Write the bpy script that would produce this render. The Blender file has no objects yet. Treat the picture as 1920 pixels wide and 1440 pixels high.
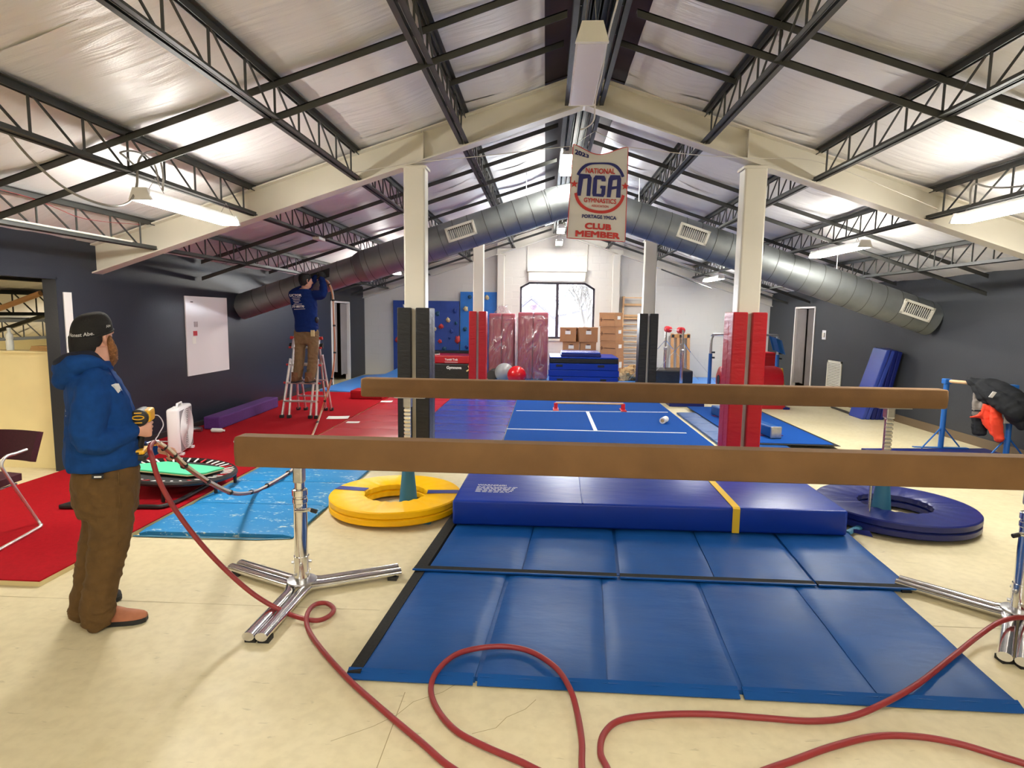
import bpy, bmesh, math, random
from mathutils import Vector, Matrix
random.seed(7)
PI = math.pi
scene = bpy.context.scene
COL = scene.collection
# ------------------------------------------------------------------ camera
F, YAW, PITCH, ROLL, H = 1129.2, .0538, .1148, .0141, 1.76
FWD = Vector((-math.sin(YAW)*math.cos(PITCH), math.cos(YAW)*math.cos(PITCH), -math.sin(PITCH)))
_r = Vector((math.cos(YAW), math.sin(YAW), 0)); _u = _r.cross(FWD)
RGT = _r*math.cos(ROLL)+_u*math.sin(ROLL); UPV = _u*math.cos(ROLL)-_r*math.sin(ROLL)
CAMP = Vector((0, 0, H))
cd = bpy.data.cameras.new('camera'); cam = bpy.data.objects.new('camera', cd); COL.objects.link(cam)
cd.sensor_width = 36; cd.lens = F/1920*36; cd.clip_start = .05; cd.clip_end = 300
cam.matrix_world = Matrix(((RGT.x, UPV.x, -FWD.x, 0), (RGT.y, UPV.y, -FWD.y, 0), (RGT.z, UPV.z, -FWD.z, H), (0, 0, 0, 1)))
scene.camera = cam
# ------------------------------------------------------------------ world, exposure
w = bpy.data.worlds.new('overcast'); scene.world = w; w.use_nodes = True
bg = w.node_tree.nodes['Background']; bg.inputs[0].default_value = (.86, .93, 1, 1); bg.inputs[1].default_value = 8.5
scene.view_settings.view_transform = 'Standard'; scene.view_settings.look = 'None'
scene.view_settings.gamma = 1; scene.view_settings.use_curve_mapping = False
scene.view_settings.exposure = 1.55
LAMP = 38.0            # strength of the strip-light diffusers
LAMP_COL = (1, .97, .895)
# ------------------------------------------------------------------ where a pixel of the 1920x1440 frame meets a plane of the room
def ray(px, py): return FWD+RGT*((px-960)/F)-UPV*((py-720)/F)
def fl(px, py, z=0.):
    d = ray(px, py); return CAMP+d*((z-H)/d.z)
def atY(px, py, Y):
    d = ray(px, py); return CAMP+d*(Y/d.y)
def atX(px, py, X):
    d = ray(px, py); return CAMP+d*(X/d.x)
# ------------------------------------------------------------------ materials
MATS = {}
def mat(name, col, rough=.5, metal=0., noise=0., nscale=8., bump=0., bscale=40., stretch=(1, 1, 1), coat=0., spec=.5, trans=0., sheen=0., col2=None, emit=None):
    m = bpy.data.materials.new(name); m.use_nodes = True; nt = m.node_tree; b = nt.nodes['Principled BSDF']
    c = (*col, 1)
    b.inputs['Base Color'].default_value = c; b.inputs['Roughness'].default_value = rough; b.inputs['Metallic'].default_value = metal
    b.inputs['Specular IOR Level'].default_value = spec
    if coat: b.inputs['Coat Weight'].default_value = coat; b.inputs['Coat Roughness'].default_value = .12
    if trans: b.inputs['Transmission Weight'].default_value = trans
    if sheen: b.inputs['Sheen Weight'].default_value = sheen
    if emit: b.inputs['Emission Color'].default_value = (*emit[0], 1); b.inputs['Emission Strength'].default_value = emit[1]
    if noise or bump or col2:
        tc = nt.nodes.new('ShaderNodeTexCoord'); mp = nt.nodes.new('ShaderNodeMapping'); mp.inputs['Scale'].default_value = stretch
        nt.links.new(tc.outputs['Object'], mp.inputs[0])
        if noise or col2:
            n = nt.nodes.new('ShaderNodeTexNoise'); n.inputs['Scale'].default_value = nscale; n.inputs['Detail'].default_value = 5
            nt.links.new(mp.outputs[0], n.inputs['Vector'])
            r = nt.nodes.new('ShaderNodeValToRGB'); r.color_ramp.elements[0].position = .3; r.color_ramp.elements[1].position = .72
            d = col2 if col2 else tuple(x*(1-noise) for x in col)
            r.color_ramp.elements[0].color = (*d, 1); r.color_ramp.elements[1].color = (*(col if col2 else tuple(min(1, x*(1+noise)) for x in col)), 1)
            nt.links.new(n.outputs[0], r.inputs[0]); nt.links.new(r.outputs[0], b.inputs['Base Color'])
        if bump:
            n2 = nt.nodes.new('ShaderNodeTexNoise'); n2.inputs['Scale'].default_value = bscale; n2.inputs['Detail'].default_value = 4
            nt.links.new(mp.outputs[0], n2.inputs['Vector'])
            bp = nt.nodes.new('ShaderNodeBump'); bp.inputs['Strength'].default_value = bump; bp.inputs['Distance'].default_value = .02
            nt.links.new(n2.outputs[0], bp.inputs['Height']); nt.links.new(bp.outputs[0], b.inputs['Normal'])
    MATS[name] = m; return m
def C(h):  # sRGB hex -> linear
    v = [int(h[i:i+2], 16)/255 for i in (0, 2, 4)]
    return tuple(x/12.92 if x <= .04045 else ((x+.055)/1.055)**2.4 for x in v)
mat('dark_wall', C('20242f'), .42, bump=.08, bscale=60, noise=.06, nscale=1.5)
mat('dark_wall_right', C('303338'), .6, bump=.08, bscale=60, noise=.06, nscale=1.5)
mat('white_block', C('d9d7d2'), .6, bump=.15, bscale=50)
mat('white_paint', C('dcd9d0'), .5, bump=.05, bscale=30)
mat('cream_paint', C('d5ccb4'), .4, noise=.03, nscale=3)
mat('column_paint', C('dcd6c6'), .35, noise=.03, nscale=3)
mat('cream_board', C('e6d7a4'), .6, noise=.04, nscale=3)
mat('joist_paint', C('3f403d'), .5, noise=.15, nscale=6)
mat('deck_brown', C('3a2a2c'), .6, noise=.2, nscale=4)
mat('roof_deck', C('4a3a36'), .7)
mat('brown_base', C('6b5a44'), .5)
mat('dark_base', C('2c2a2a'), .5)
mat('trim_white', C('e4e0dc'), .4)
mat('window_frame', C('3b3540'), .4)
mat('glass', (1, 1, 1), .0, trans=1., spec=.3)
mat('suede', C('7a5935'), .85, noise=.10, nscale=5, bump=.1, bscale=150)
mat('chrome', (.78, .78, .80), .14, metal=1., noise=.08, nscale=20)
mat('steel', (.55, .55, .56), .32, metal=1., noise=.12, nscale=18)
mat('galv', (.30, .32, .32), .60, metal=1., noise=.13, nscale=3, bump=.05, bscale=6)
mat('aluminium', (.80, .79, .77), .35, metal=.9, noise=.06, nscale=12)
mat('black_rubber', C('1c1c1d'), .6)
mat('black_vinyl', C('121214'), .42, bump=.3, bscale=9, stretch=(1, 1, 3.5))
mat('red_vinyl', C('b00f1e'), .33, bump=.3, bscale=8, stretch=(1, 1, 3.0))
mat('red_mat', C('b81c28'), .30, bump=.12, bscale=5)
mat('blue_mat', C('104a8c'), .42, spec=.25, bump=.22, bscale=4.5, stretch=(1, 2.2, 1), noise=.10, nscale=2.2)
mat('royal_mat', C('10369c'), .34, spec=.3, bump=.22, bscale=4, stretch=(1, 2.5, 1), noise=.05, nscale=2)
mat('violet_mat', C('3448a0'), .25, bump=.18, bscale=5)
mat('navy_mat', C('141f66'), .34, spec=.4, bump=.25, bscale=6)
mat('yellow_vinyl', C('ffc200'), .4, spec=.35, bump=.25, bscale=8)
mat('blue_strap', C('2c3a8c'), .5)
mat('yellow_strap', C('eec32a'), .5)
mat('velcro', C('1a1917'), .95, noise=.45, nscale=60)
mat('blue_carpet', C('124a98'), .95, noise=.07, nscale=60, bump=.2, bscale=250, spec=.15)
mat('red_carpet', C('a00a18'), .95, noise=.10, nscale=40, bump=.2, bscale=250, spec=.15)
mat('foam_edge', C('dccb96'), .8)
mat('sky_vinyl', C('1f86c4'), .5, bump=.2, bscale=6)
mat('sky_blue', C('4b8fe0'), .4, bump=.2, bscale=5)
mat('teal_sleeve', C('2f6f8d'), .6)
mat('purple_carpet', C('542a70'), .9, noise=.15, nscale=40)
mat('white_plastic', C('e6e4e6'), .35)
mat('whiteboard', C('ece8ea'), .18)
mat('black_frame', C('1e1b1b'), .4)
mat('tramp_bed', C('2a2a2b'), .8, noise=.15, nscale=60)
mat('white_strap', C('e9e6e2'), .6)
mat('green_mat', C('57d69b'), .7, noise=.03, nscale=8)
mat('burgundy', C('421020'), .9, noise=.15, nscale=60)
mat('hose_red', C('8c2a2c'), .45)
mat('hose_copper', C('d3926a'), .35)
mat('hose_clear', C('d8c8b8'), .25)
mat('hoodie', C('14407f'), .92, noise=.12, nscale=22, bump=.25, bscale=20, spec=.2)
mat('hoodie_dark', C('122a66'), .92, noise=.12, nscale=22, bump=.25, bscale=20, spec=.2)
mat('hood_lining', C('171a2c'), .95)
mat('duck_canvas', C('5e441f'), .9, noise=.16, nscale=18, bump=.3, bscale=24)
mat('khaki', C('7d6647'), .9, noise=.12, nscale=18, bump=.3, bscale=24)
mat('skin', C('d6a08a'), .5, noise=.08, nscale=15)
mat('cap_black', C('151313'), .85, bump=.2, bscale=120)
mat('beard', C('8a5c34'), .8, noise=.4, nscale=60, bump=.6, bscale=90)
mat('hair_black', C('100d0c'), .6, bump=.5, bscale=70)
mat('shoe_tan', C('a8694a'), .7, noise=.1, nscale=20)
mat('boot_brown', C('6f4a2c'), .7, noise=.1, nscale=20)
mat('white_print', C('e8e8e8'), .6)
mat('tool_yellow', C('f2b61c'), .4)
mat('tool_black', C('191919'), .5)
mat('banner', C('dcd8cf'), .55, noise=.02, nscale=3)
mat('navy_print', C('262a6e'), .55)
mat('red_print', C('c8342f'), .55)
mat('climb_dark', C('2a4a9c'), .6, noise=.08, nscale=6)
mat('climb_light', C('1f6fc4'), .55, noise=.08, nscale=6)
mat('hold_red', C('c23a36'), .5)
mat('hold_teal', C('24506e'), .5)
mat('hold_tan', C('c7b48c'), .6)
mat('hold_blue', C('26418f'), .5)
mat('card', C('b5835a'), .8, noise=.05, nscale=8)
mat('card_dark', C('4e2f24'), .8)
mat('tape', C('c7a173'), .4)
mat('paper', C('efede6'), .7)
mat('wood_light', C('d9b285'), .5, noise=.12, nscale=5, stretch=(1, 1, .2))
mat('wood_mid', C('b78550'), .5, noise=.15, nscale=5, stretch=(1, 1, .2))
mat('pink_foam', C('a2525c'), .8, noise=.08, nscale=5)
mat('ball_red', C('d0161c'), .25)
mat('ball_silver', C('9a9c9c'), .3)
mat('blue_steel', C('1f62ae'), .4)
mat('red_pad', C('c81f2c'), .4)
mat('vent_white', C('d6d2c4'), .5)
mat('vent_dark', C('3a3733'), .7)
mat('curtain', C('8b8482'), .9, noise=.1, nscale=3)
mat('dark_room', C('4a3f30'), .9)
mat('cone_yellow', C('d6b32a'), .5)
mat('jacket_black', C('14171c'), .85, bump=.4, bscale=12)
mat('jacket_orange', C('f2482a'), .8, bump=.4, bscale=14)
mat('jacket_grey', C('7d756f'), .85, bump=.4, bscale=14)
mat('cable_grey', C('8f8b84'), .5)
mat('rope_white', C('d8d2c6'), .7)
mat('wire_red', C('9c3b3b'), .5)
mat('bottle_white', C('dfe3df'), .4)
mat('board_wood', C('c39a63'), .7, noise=.1, nscale=10)
mat('peach_pipe', C('d8a677'), .5)
mat('kraft', C('cdaa78'), .8, noise=.35, nscale=30)
mat('lamp_off', C('d8d3dc'), .35)
mat('lamp_white', C('e8e6e2'), .4)
mat('lamp_on', (1, 1, 1), .4, emit=(LAMP_COL, LAMP))
mat('lamp_warm', (1, 1, 1), .4, emit=((1, .90, .72), 20))
mat('snow', C('f2f4f6'), .8)
mat('house_wall', C('5f5a6c'), .8)
mat('house_roof', C('2e2b36'), .8)
mat('bark', C('35312f'), .9)
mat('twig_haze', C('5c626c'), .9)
def film(name):        # clear wrapping: mostly see-through, glossy, with wrinkle glints painted in as pale streaks
    m = bpy.data.materials.new(name); m.use_nodes = True; nt = m.node_tree; L = nt.links.new; N = nt.nodes.new
    nt.nodes.remove(nt.nodes['Principled BSDF']); out = nt.nodes['Material Output']
    tc = N('ShaderNodeTexCoord'); mp = N('ShaderNodeMapping'); mp.inputs['Scale'].default_value = (2.2, 2.2, .9); L(tc.outputs['Object'], mp.inputs[0])
    n = N('ShaderNodeTexNoise'); n.inputs['Scale'].default_value = 1.7; n.inputs['Detail'].default_value = 2; n.inputs['Distortion'].default_value = 1.2; L(mp.outputs[0], n.inputs['Vector'])
    bp = N('ShaderNodeBump'); bp.inputs['Strength'].default_value = 1.; bp.inputs['Distance'].default_value = .12; L(n.outputs[0], bp.inputs['Height'])
    tr = N('ShaderNodeBsdfTransparent'); tr.inputs[0].default_value = (.96, .93, .94, 1)
    gl = N('ShaderNodeBsdfGlossy'); gl.inputs['Roughness'].default_value = .16; L(bp.outputs[0], gl.inputs['Normal'])
    df = N('ShaderNodeBsdfDiffuse'); df.inputs[0].default_value = (.85, .80, .82, 1)
    m1 = N('ShaderNodeMixShader'); m1.inputs[0].default_value = .14; L(tr.outputs[0], m1.inputs[1]); L(gl.outputs[0], m1.inputs[2])
    r = N('ShaderNodeValToRGB'); e = r.color_ramp.elements; e[0].position = .47; e[0].color = (.03, .03, .03, 1); e[1].position = .53; e[1].color = (.03, .03, .03, 1); k = e.new(.5); k.color = (.32, .30, .31, 1)
    L(n.outputs[0], r.inputs[0]); m2 = N('ShaderNodeMixShader'); L(r.outputs[0], m2.inputs[0]); L(m1.outputs[0], m2.inputs[1]); L(df.outputs[0], m2.inputs[2]); L(m2.outputs[0], out.inputs[0])
    MATS[name] = m
film('plastic_film')
def floor_mat():
    m = bpy.data.materials.new('floor'); m.use_nodes = True; nt = m.node_tree; b = nt.nodes['Principled BSDF']; L = nt.links.new
    tc = nt.nodes.new('ShaderNodeTexCoord')
    def noise(scale, detail=5, st=(1, 1, 1), dist=0.):
        mp = nt.nodes.new('ShaderNodeMapping'); mp.inputs['Scale'].default_value = st; L(tc.outputs['Object'], mp.inputs[0])
        n = nt.nodes.new('ShaderNodeTexNoise'); n.inputs['Scale'].default_value = scale; n.inputs['Detail'].default_value = detail; n.inputs['Distortion'].default_value = dist
        L(mp.outputs[0], n.inputs['Vector']); return n.outputs[0]
    def ramp(src, p0, c0, p1, c1):
        r = nt.nodes.new('ShaderNodeValToRGB'); e = r.color_ramp.elements; e[0].position = p0; e[1].position = p1; e[0].color = (*c0, 1); e[1].color = (*c1, 1); L(src, r.inputs[0]); return r.outputs[0]
    def mul(a, b_, f=1.):
        x = nt.nodes.new('ShaderNodeMix'); x.data_type = 'RGBA'; x.blend_type = 'MULTIPLY'; x.inputs[0].default_value = f
        L(a, x.inputs[6]); L(b_, x.inputs[7]); return x.outputs[2]
    base = ramp(noise(1.1), .3, C('d3c69f'), .7, C('ded2ae'))
    base = mul(base, ramp(noise(16, 6), .35, (.92, .91, .89), .6, (1, 1, 1)))
    base = mul(base, ramp(noise(9, 3, (1, 4, 1), .6), .27, (.62, .6, .56), .33, (1, 1, 1)), .5)    # scuffs
    L(base, b.inputs['Base Color'])
    r = ramp(noise(4), .3, (.46,)*3, .7, (.60,)*3); L(r, b.inputs['Roughness'])
    bp = nt.nodes.new('ShaderNodeBump'); bp.inputs['Strength'].default_value = .06; L(noise(140, 3), bp.inputs['Height']); L(bp.outputs[0], b.inputs['Normal'])
    MATS['floor'] = m
floor_mat()
def insulation_mat():
    m = bpy.data.materials.new('insulation'); m.use_nodes = True; nt = m.node_tree; b = nt.nodes['Principled BSDF']; L = nt.links.new
    b.inputs['Base Color'].default_value = (*C('edeae8'), 1); b.inputs['Roughness'].default_value = .38; b.inputs['Metallic'].default_value = .08
    tc = nt.nodes.new('ShaderNodeTexCoord'); mp = nt.nodes.new('ShaderNodeMapping'); mp.inputs['Scale'].default_value = (.55, 5.5, 1); L(tc.outputs['Object'], mp.inputs[0])
    n = nt.nodes.new('ShaderNodeTexNoise'); n.inputs['Scale'].default_value = 1.8; n.inputs['Detail'].default_value = 4; n.inputs['Distortion'].default_value = .5
    L(mp.outputs[0], n.inputs['Vector'])
    n2 = nt.nodes.new('ShaderNodeTexNoise'); n2.inputs['Scale'].default_value = 90; L(tc.outputs['Object'], n2.inputs['Vector'])
    ad = nt.nodes.new('ShaderNodeMath'); ad.operation = 'MULTIPLY_ADD'; ad.inputs[1].default_value = .04; L(n2.outputs[0], ad.inputs[0]); L(n.outputs[0], ad.inputs[2])
    bp = nt.nodes.new('ShaderNodeBump'); bp.inputs['Strength'].default_value = .42; bp.inputs['Distance'].default_value = .045
    L(ad.outputs[0], bp.inputs['Height']); L(bp.outputs[0], b.inputs['Normal'])
    MATS['insulation'] = m
insulation_mat()
def worn_sky():
    m = MATS['sky_vinyl']; nt = m.node_tree; b = nt.nodes['Principled BSDF']; L = nt.links.new
    tc = nt.nodes.new('ShaderNodeTexCoord')
    def n(scale, st, dist=0.):
        mp = nt.nodes.new('ShaderNodeMapping'); mp.inputs['Scale'].default_value = st; L(tc.outputs['Object'], mp.inputs[0])
        t = nt.nodes.new('ShaderNodeTexNoise'); t.inputs['Scale'].default_value = scale; t.inputs['Detail'].default_value = 8; t.inputs['Distortion'].default_value = dist; L(mp.outputs[0], t.inputs['Vector']); return t.outputs[0]
    a = n(3.2, (1, 3, 1), 1.0); c = n(30, (1, 3, 1), 0)
    mu = nt.nodes.new('ShaderNodeMath'); mu.operation = 'MULTIPLY'; L(a, mu.inputs[0]); L(c, mu.inputs[1])
    r = nt.nodes.new('ShaderNodeValToRGB'); e = r.color_ramp.elements; e[0].position = .325; e[1].position = .40; e[0].color = (*C('1a82c0'), 1); e[1].color = (*C('cfdcd4'), 1)
    L(mu.outputs[0], r.inputs[0]); L(r.outputs[0], b.inputs['Base Color'])
worn_sky()
# ------------------------------------------------------------------ mesh helpers
def catmull(pts, n=8, closed=False):
    P = [Vector(p) for p in pts]; out = []; N = len(P)
    rng = range(N) if closed else range(N-1)
    for i in rng:
        p1, p2 = P[i], P[(i+1) % N]
        p0 = P[i-1] if (i > 0 or closed) else p1*2-p2
        p3 = P[(i+2) % N] if (i+2 < N or closed) else p2*2-p1
        for k in range(n):
            t = k/n
            out.append(.5*((2*p1)+(p2-p0)*t+(2*p0-5*p1+4*p2-p3)*t*t+(3*p1-p0-3*p2+p3)*t**3))
    if not closed: out.append(P[-1])
    return out
def lerp(a, b, t): return a+(b-a)*t
ROOTM = {}
class MB:
    def __init__(s): s.v = []; s.f = []
    def add(s, vs, fs):
        o = len(s.v); s.v += [Vector(x) for x in vs]; s.f += [tuple(i+o for i in q) for q in fs]; return s
    def box(s, x0, x1, y0, y1, z0, z1):
        return s.add([(x, y, z) for z in (z0, z1) for y in (y0, y1) for x in (x0, x1)],
                     [(0, 2, 3, 1), (4, 5, 7, 6), (0, 1, 5, 4), (2, 6, 7, 3), (0, 4, 6, 2), (1, 3, 7, 5)])
    def hexa(s, b4, t4):   # bottom ring, top ring (ccw from above)
        return s.add(list(b4)+list(t4), [(3, 2, 1, 0), (4, 5, 6, 7), (0, 1, 5, 4), (1, 2, 6, 5), (2, 3, 7, 6), (3, 0, 4, 7)])
    def bar(s, p, q, w, h, up=(0, 0, 1)):
        p, q = Vector(p), Vector(q); d = (q-p).normalized(); u = Vector(up)
        if abs(d.dot(u)) > .98: u = Vector((0, 1, 0))
        x = d.cross(u).normalized()*(w/2); y = x.cross(d).normalized()*(h/2)
        b = [p-x-y, p+x-y, p+x+y, p-x+y]; t = [q-x-y, q+x-y, q+x+y, q-x+y]
        return s.add(b+t, [(0, 1, 2, 3), (7, 6, 5, 4), (0, 4, 5, 1), (1, 5, 6, 2), (2, 6, 7, 3), (3, 7, 4, 0)])
    def tube(s, pts, r, n=8, closed=False, caps=True, flat=1., up=(0, 0, 1)):
        P = [Vector(p) for p in pts]; N = len(P); rs = r if isinstance(r, (list, tuple)) else [r]*N; o = len(s.v); nrm = None
        for i in range(N):
            a = P[i-1] if (i or closed) else P[0]; b = P[(i+1) % N] if (i < N-1 or closed) else P[-1]
            t = (b-a)
            t = t.normalized() if t.length > 1e-9 else Vector((0, 0, 1))
            if nrm is None:
                u = Vector(up); nrm = t.cross(u)
                if nrm.length < .05: nrm = t.cross(Vector((1, 0, 0)))
                nrm.normalize()
            else:
                nrm = nrm-t*nrm.dot(t); nrm.normalize()
            bn = t.cross(nrm)
            for k in range(n):
                an = 2*PI*k/n; s.v.append(P[i]+nrm*(math.cos(an)*rs[i])+bn*(math.sin(an)*rs[i]*flat))
        M = N if closed else N-1
        for i in range(M):
            j = (i+1) % N
            for k in range(n):
                k2 = (k+1) % n; s.f.append((o+i*n+k, o+i*n+k2, o+j*n+k2, o+j*n+k))
        if caps and not closed:
            s.f.append(tuple(o+k for k in range(n))[::-1]); s.f.append(tuple(o+(N-1)*n+k for k in range(n)))
        return s
    def rings(s, R, caps=True):
        o = len(s.v); n = len(R[0])
        for r in R: s.v += [Vector(x) for x in r]
        for i in range(len(R)-1):
            for k in range(n):
                k2 = (k+1) % n; s.f.append((o+i*n+k, o+i*n+k2, o+(i+1)*n+k2, o+(i+1)*n+k))
        if caps: s.f.append(tuple(o+k for k in range(n))[::-1]); s.f.append(tuple(o+(len(R)-1)*n+k for k in range(n)))
        return s
    def lathe(s, prof, c=(0, 0, 0), n=24, axis='z', caps=True):
        R = []
        for r, z in prof:
            ring = []
            for k in range(n):
                a = 2*PI*k/n; x, y = r*math.cos(a), r*math.sin(a)
                p = {'z': (x, y, z), 'x': (z, x, y), 'y': (y, z, x)}[axis]; ring.append(Vector(p)+Vector(c))
            R.append(ring)
        return s.rings(R, caps)
    def ball(s, c, r, n=16, m=10):
        r = Vector(r) if not isinstance(r, (int, float)) else Vector((r, r, r)); R = []
        for i in range(m+1):
            ph = PI*(i+.0)/m; ph = min(max(ph, .02), PI-.02)
            R.append([Vector((c[0]+r.x*math.sin(ph)*math.cos(2*PI*k/n), c[1]+r.y*math.sin(ph)*math.sin(2*PI*k/n), c[2]-r.z*math.cos(ph))) for k in range(n)])
        return s.rings(R)
    def prism(s, poly, axis, a, b):
        m = {'x': lambda u, v, t: (t, u, v), 'y': lambda u, v, t: (u, t, v), 'z': lambda u, v, t: (u, v, t)}[axis]
        n = len(poly); vs = [m(u, v, a) for u, v in poly]+[m(u, v, b) for u, v in poly]
        return s.add(vs, [tuple(range(n))[::-1], tuple(range(n, 2*n))]+[(i, (i+1) % n, n+(i+1) % n, n+i) for i in range(n)])
    def grid(s, nu, nv, fn):
        o = len(s.v)
        for j in range(nv+1):
            for i in range(nu+1): s.v.append(Vector(fn(i/nu, j/nv)))
        for j in range(nv):
            for i in range(nu):
                a = o+j*(nu+1)+i; s.f.append((a, a+1, a+nu+2, a+nu+1))
        return s
    def sheet(s, nu, nv, fn, th):   # closed sheet of some thickness
        o = len(s.v); s.grid(nu, nv, fn); k = (nu+1)*(nv+1)
        top = s.v[o:o+k]; nrm = []
        for j in range(nv+1):
            for i in range(nu+1):
                a = top[j*(nu+1)+min(i+1, nu)]-top[j*(nu+1)+max(i-1, 0)]; b = top[min(j+1, nv)*(nu+1)+i]-top[max(j-1, 0)*(nu+1)+i]
                x = a.cross(b); nrm.append(x.normalized() if x.length else Vector((0, 0, 1)))
        s.v += [top[i]-nrm[i]*th for i in range(k)]
        for j in range(nv):
            for i in range(nu):
                a = o+k+j*(nu+1)+i; s.f.append((a+nu+1, a+nu+2, a+1, a))
        bd = [i for i in range(nu+1)]+[(j)*(nu+1)+nu for j in range(1, nv+1)]+[nv*(nu+1)+i for i in range(nu-1, -1, -1)]+[j*(nu+1) for j in range(nv-1, 0, -1)]
        for q in range(len(bd)):
            a, b = bd[q], bd[(q+1) % len(bd)]; s.f.append((o+b, o+a, o+k+a, o+k+b))
        return s
    def xf(s, m):
        s.v = [m @ x for x in s.v]; return s
    def mesh(s, name, smooth=False, bevel=0., seg=2, inv=None):
        me = bpy.data.meshes.new(name); vs = [inv @ x for x in s.v] if inv else s.v
        me.from_pydata([tuple(x) for x in vs], [], s.f); me.update()
        bm = bmesh.new(); bm.from_mesh(me); bmesh.ops.recalc_face_normals(bm, faces=bm.faces)
        if bevel:
            ed = [e for e in bm.edges if len(e.link_faces) == 2 and e.calc_face_angle(0) > .5]
            bmesh.ops.bevel(bm, geom=ed, offset=bevel, segments=seg, affect='EDGES', profile=.5, clamp_overlap=True)
        bm.to_mesh(me); bm.free()
        if smooth:
            me.polygons.foreach_set('use_smooth', [True]*len(me.polygons))
            try: me.set_sharp_from_angle(angle=.7)
            except Exception: pass
        return me
    def build(s, name, m, parent=None, smooth=False, bevel=0., seg=2, world=True):
        M = ROOTM.get(parent) if parent else None
        me = s.mesh(name, smooth, bevel, seg, M.inverted() if (M is not None and world) else None)
        return link(name, me, m, parent)
def link(name, me, m, parent=None):
    o = bpy.data.objects.new(name, me); COL.objects.link(o)
    if m and not me.materials: me.materials.append(MATS[m])
    if parent: o.parent = parent; ROOTM[o] = ROOTM.get(parent, Matrix())
    else: ROOTM[o] = Matrix()
    return o
def tag(o, label=None, cat=None, group=None, kind=None):
    for k, v in (('label', label), ('category', cat), ('group', group), ('kind', kind)):
        if v: o[k] = v
    return o
def thing(name, label, cat, loc=(0, 0, 0), rz=0., group=None, kind=None):
    o = bpy.data.objects.new(name, None); COL.objects.link(o); o.empty_display_size = .1
    o.location = loc; o.rotation_euler = (0, 0, rz); ROOTM[o] = Matrix.Translation(Vector(loc)) @ Matrix.Rotation(rz, 4, 'Z')
    return tag(o, label, cat, group, kind)
def struct(name, mb, m, parent=None, **kw):
    o = mb.build(name, m, parent, **kw)
    if not parent: o['kind'] = 'structure'
    return o
def copy_tree(o, parent=None):
    c = o.copy(); COL.objects.link(c); c.parent = parent
    for ch in list(o.children): copy_tree(ch, c)
    return c
def dup(root, loc, rz=0., label=None):
    c = copy_tree(root); c.location = loc; c.rotation_euler = (0, 0, rz)
    if label: c['label'] = label
    return c
def evaluated(o):    # mesh of an object with its modifiers, worked out in a scratch scene
    sc = bpy.data.scenes.new('scratch'); sc.collection.objects.link(o); vl = sc.view_layers[0]; vl.update()
    me = bpy.data.meshes.new_from_object(o.evaluated_get(vl.depsgraph)); bpy.data.scenes.remove(sc); return me
def text_mesh(body, size, bold=0., align='CENTER', ext=.0008, space=1.):   # bold: strokes fattened by shifted copies in the same mesh
    cu = bpy.data.curves.new('lettering', 'FONT'); cu.body = body; cu.size = size; cu.extrude = ext; cu.align_x = align; cu.align_y = 'CENTER'; cu.space_character = space; cu.resolution_u = 3
    o = bpy.data.objects.new('lettering', cu); me = evaluated(o)
    bpy.data.objects.remove(o); bpy.data.curves.remove(cu)
    if bold:
        V = [v.co.copy() for v in me.vertices]; P = [tuple(p.vertices) for p in me.polygons]; vs = []; fs = []
        for i, (dx, dy) in enumerate(((0, 0), (bold, bold), (-bold, bold), (bold, -bold), (-bold, -bold))):
            vs += [(v.x+dx, v.y+dy, v.z+i*.00006) for v in V]; fs += [tuple(k+i*len(V) for k in p) for p in P]
        me = bpy.data.meshes.new('lettering'); me.from_pydata(vs, [], fs); me.update()
    return me
def text(name, body, size, m, parent, origin, xdir, ydir, bold=0., align='CENTER', sx=1., warp=None, space=1., ext=.0008, fit=None):
    me = text_mesh(body, size, bold, align, ext, space); me.name = name
    if fit:
        xs = [v.co.x for v in me.vertices]; ys = [v.co.y for v in me.vertices]; cx, cy = (max(xs)+min(xs))/2, (max(ys)+min(ys))/2; kx, ky = fit[0]/(max(xs)-min(xs)), fit[1]/(max(ys)-min(ys)); sx = 1.
        for v in me.vertices: v.co.x = (v.co.x-cx)*kx; v.co.y = (v.co.y-cy)*ky
    X, Y = Vector(xdir).normalized(), Vector(ydir).normalized(); Z = X.cross(Y); O = Vector(origin)
    M = ROOTM.get(parent); inv = M.inverted() if M is not None else Matrix()
    for v in me.vertices:
        a, b, c = v.co.x*sx, v.co.y, v.co.z
        if warp: a, b, c = warp(a, b, c)
        v.co = inv @ (O+X*a+Y*b+Z*c)
    me.materials.clear(); return link(name, me, m, parent)
# ================================================================== the building
XL, XR, XC, Y1, Y2, Y3, YF = -5.146, 6.14, .363, 6.737, 13.03, 16.99, -5.6
SL, ZE, RD = .327, 2.157, .33
def rb(x): return ZE+SL*((XC-XL)-abs(x-XC))     # rafter underside
def rt(x): return rb(x)+RD                       # rafter top
XO = -9.2                                        # outer wall of the lean-to beyond the opening
fl_o = struct('floor', MB().box(XO-.2, XR+.25, YF-.15, Y3+.4, -.2, 0), 'floor')
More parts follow.
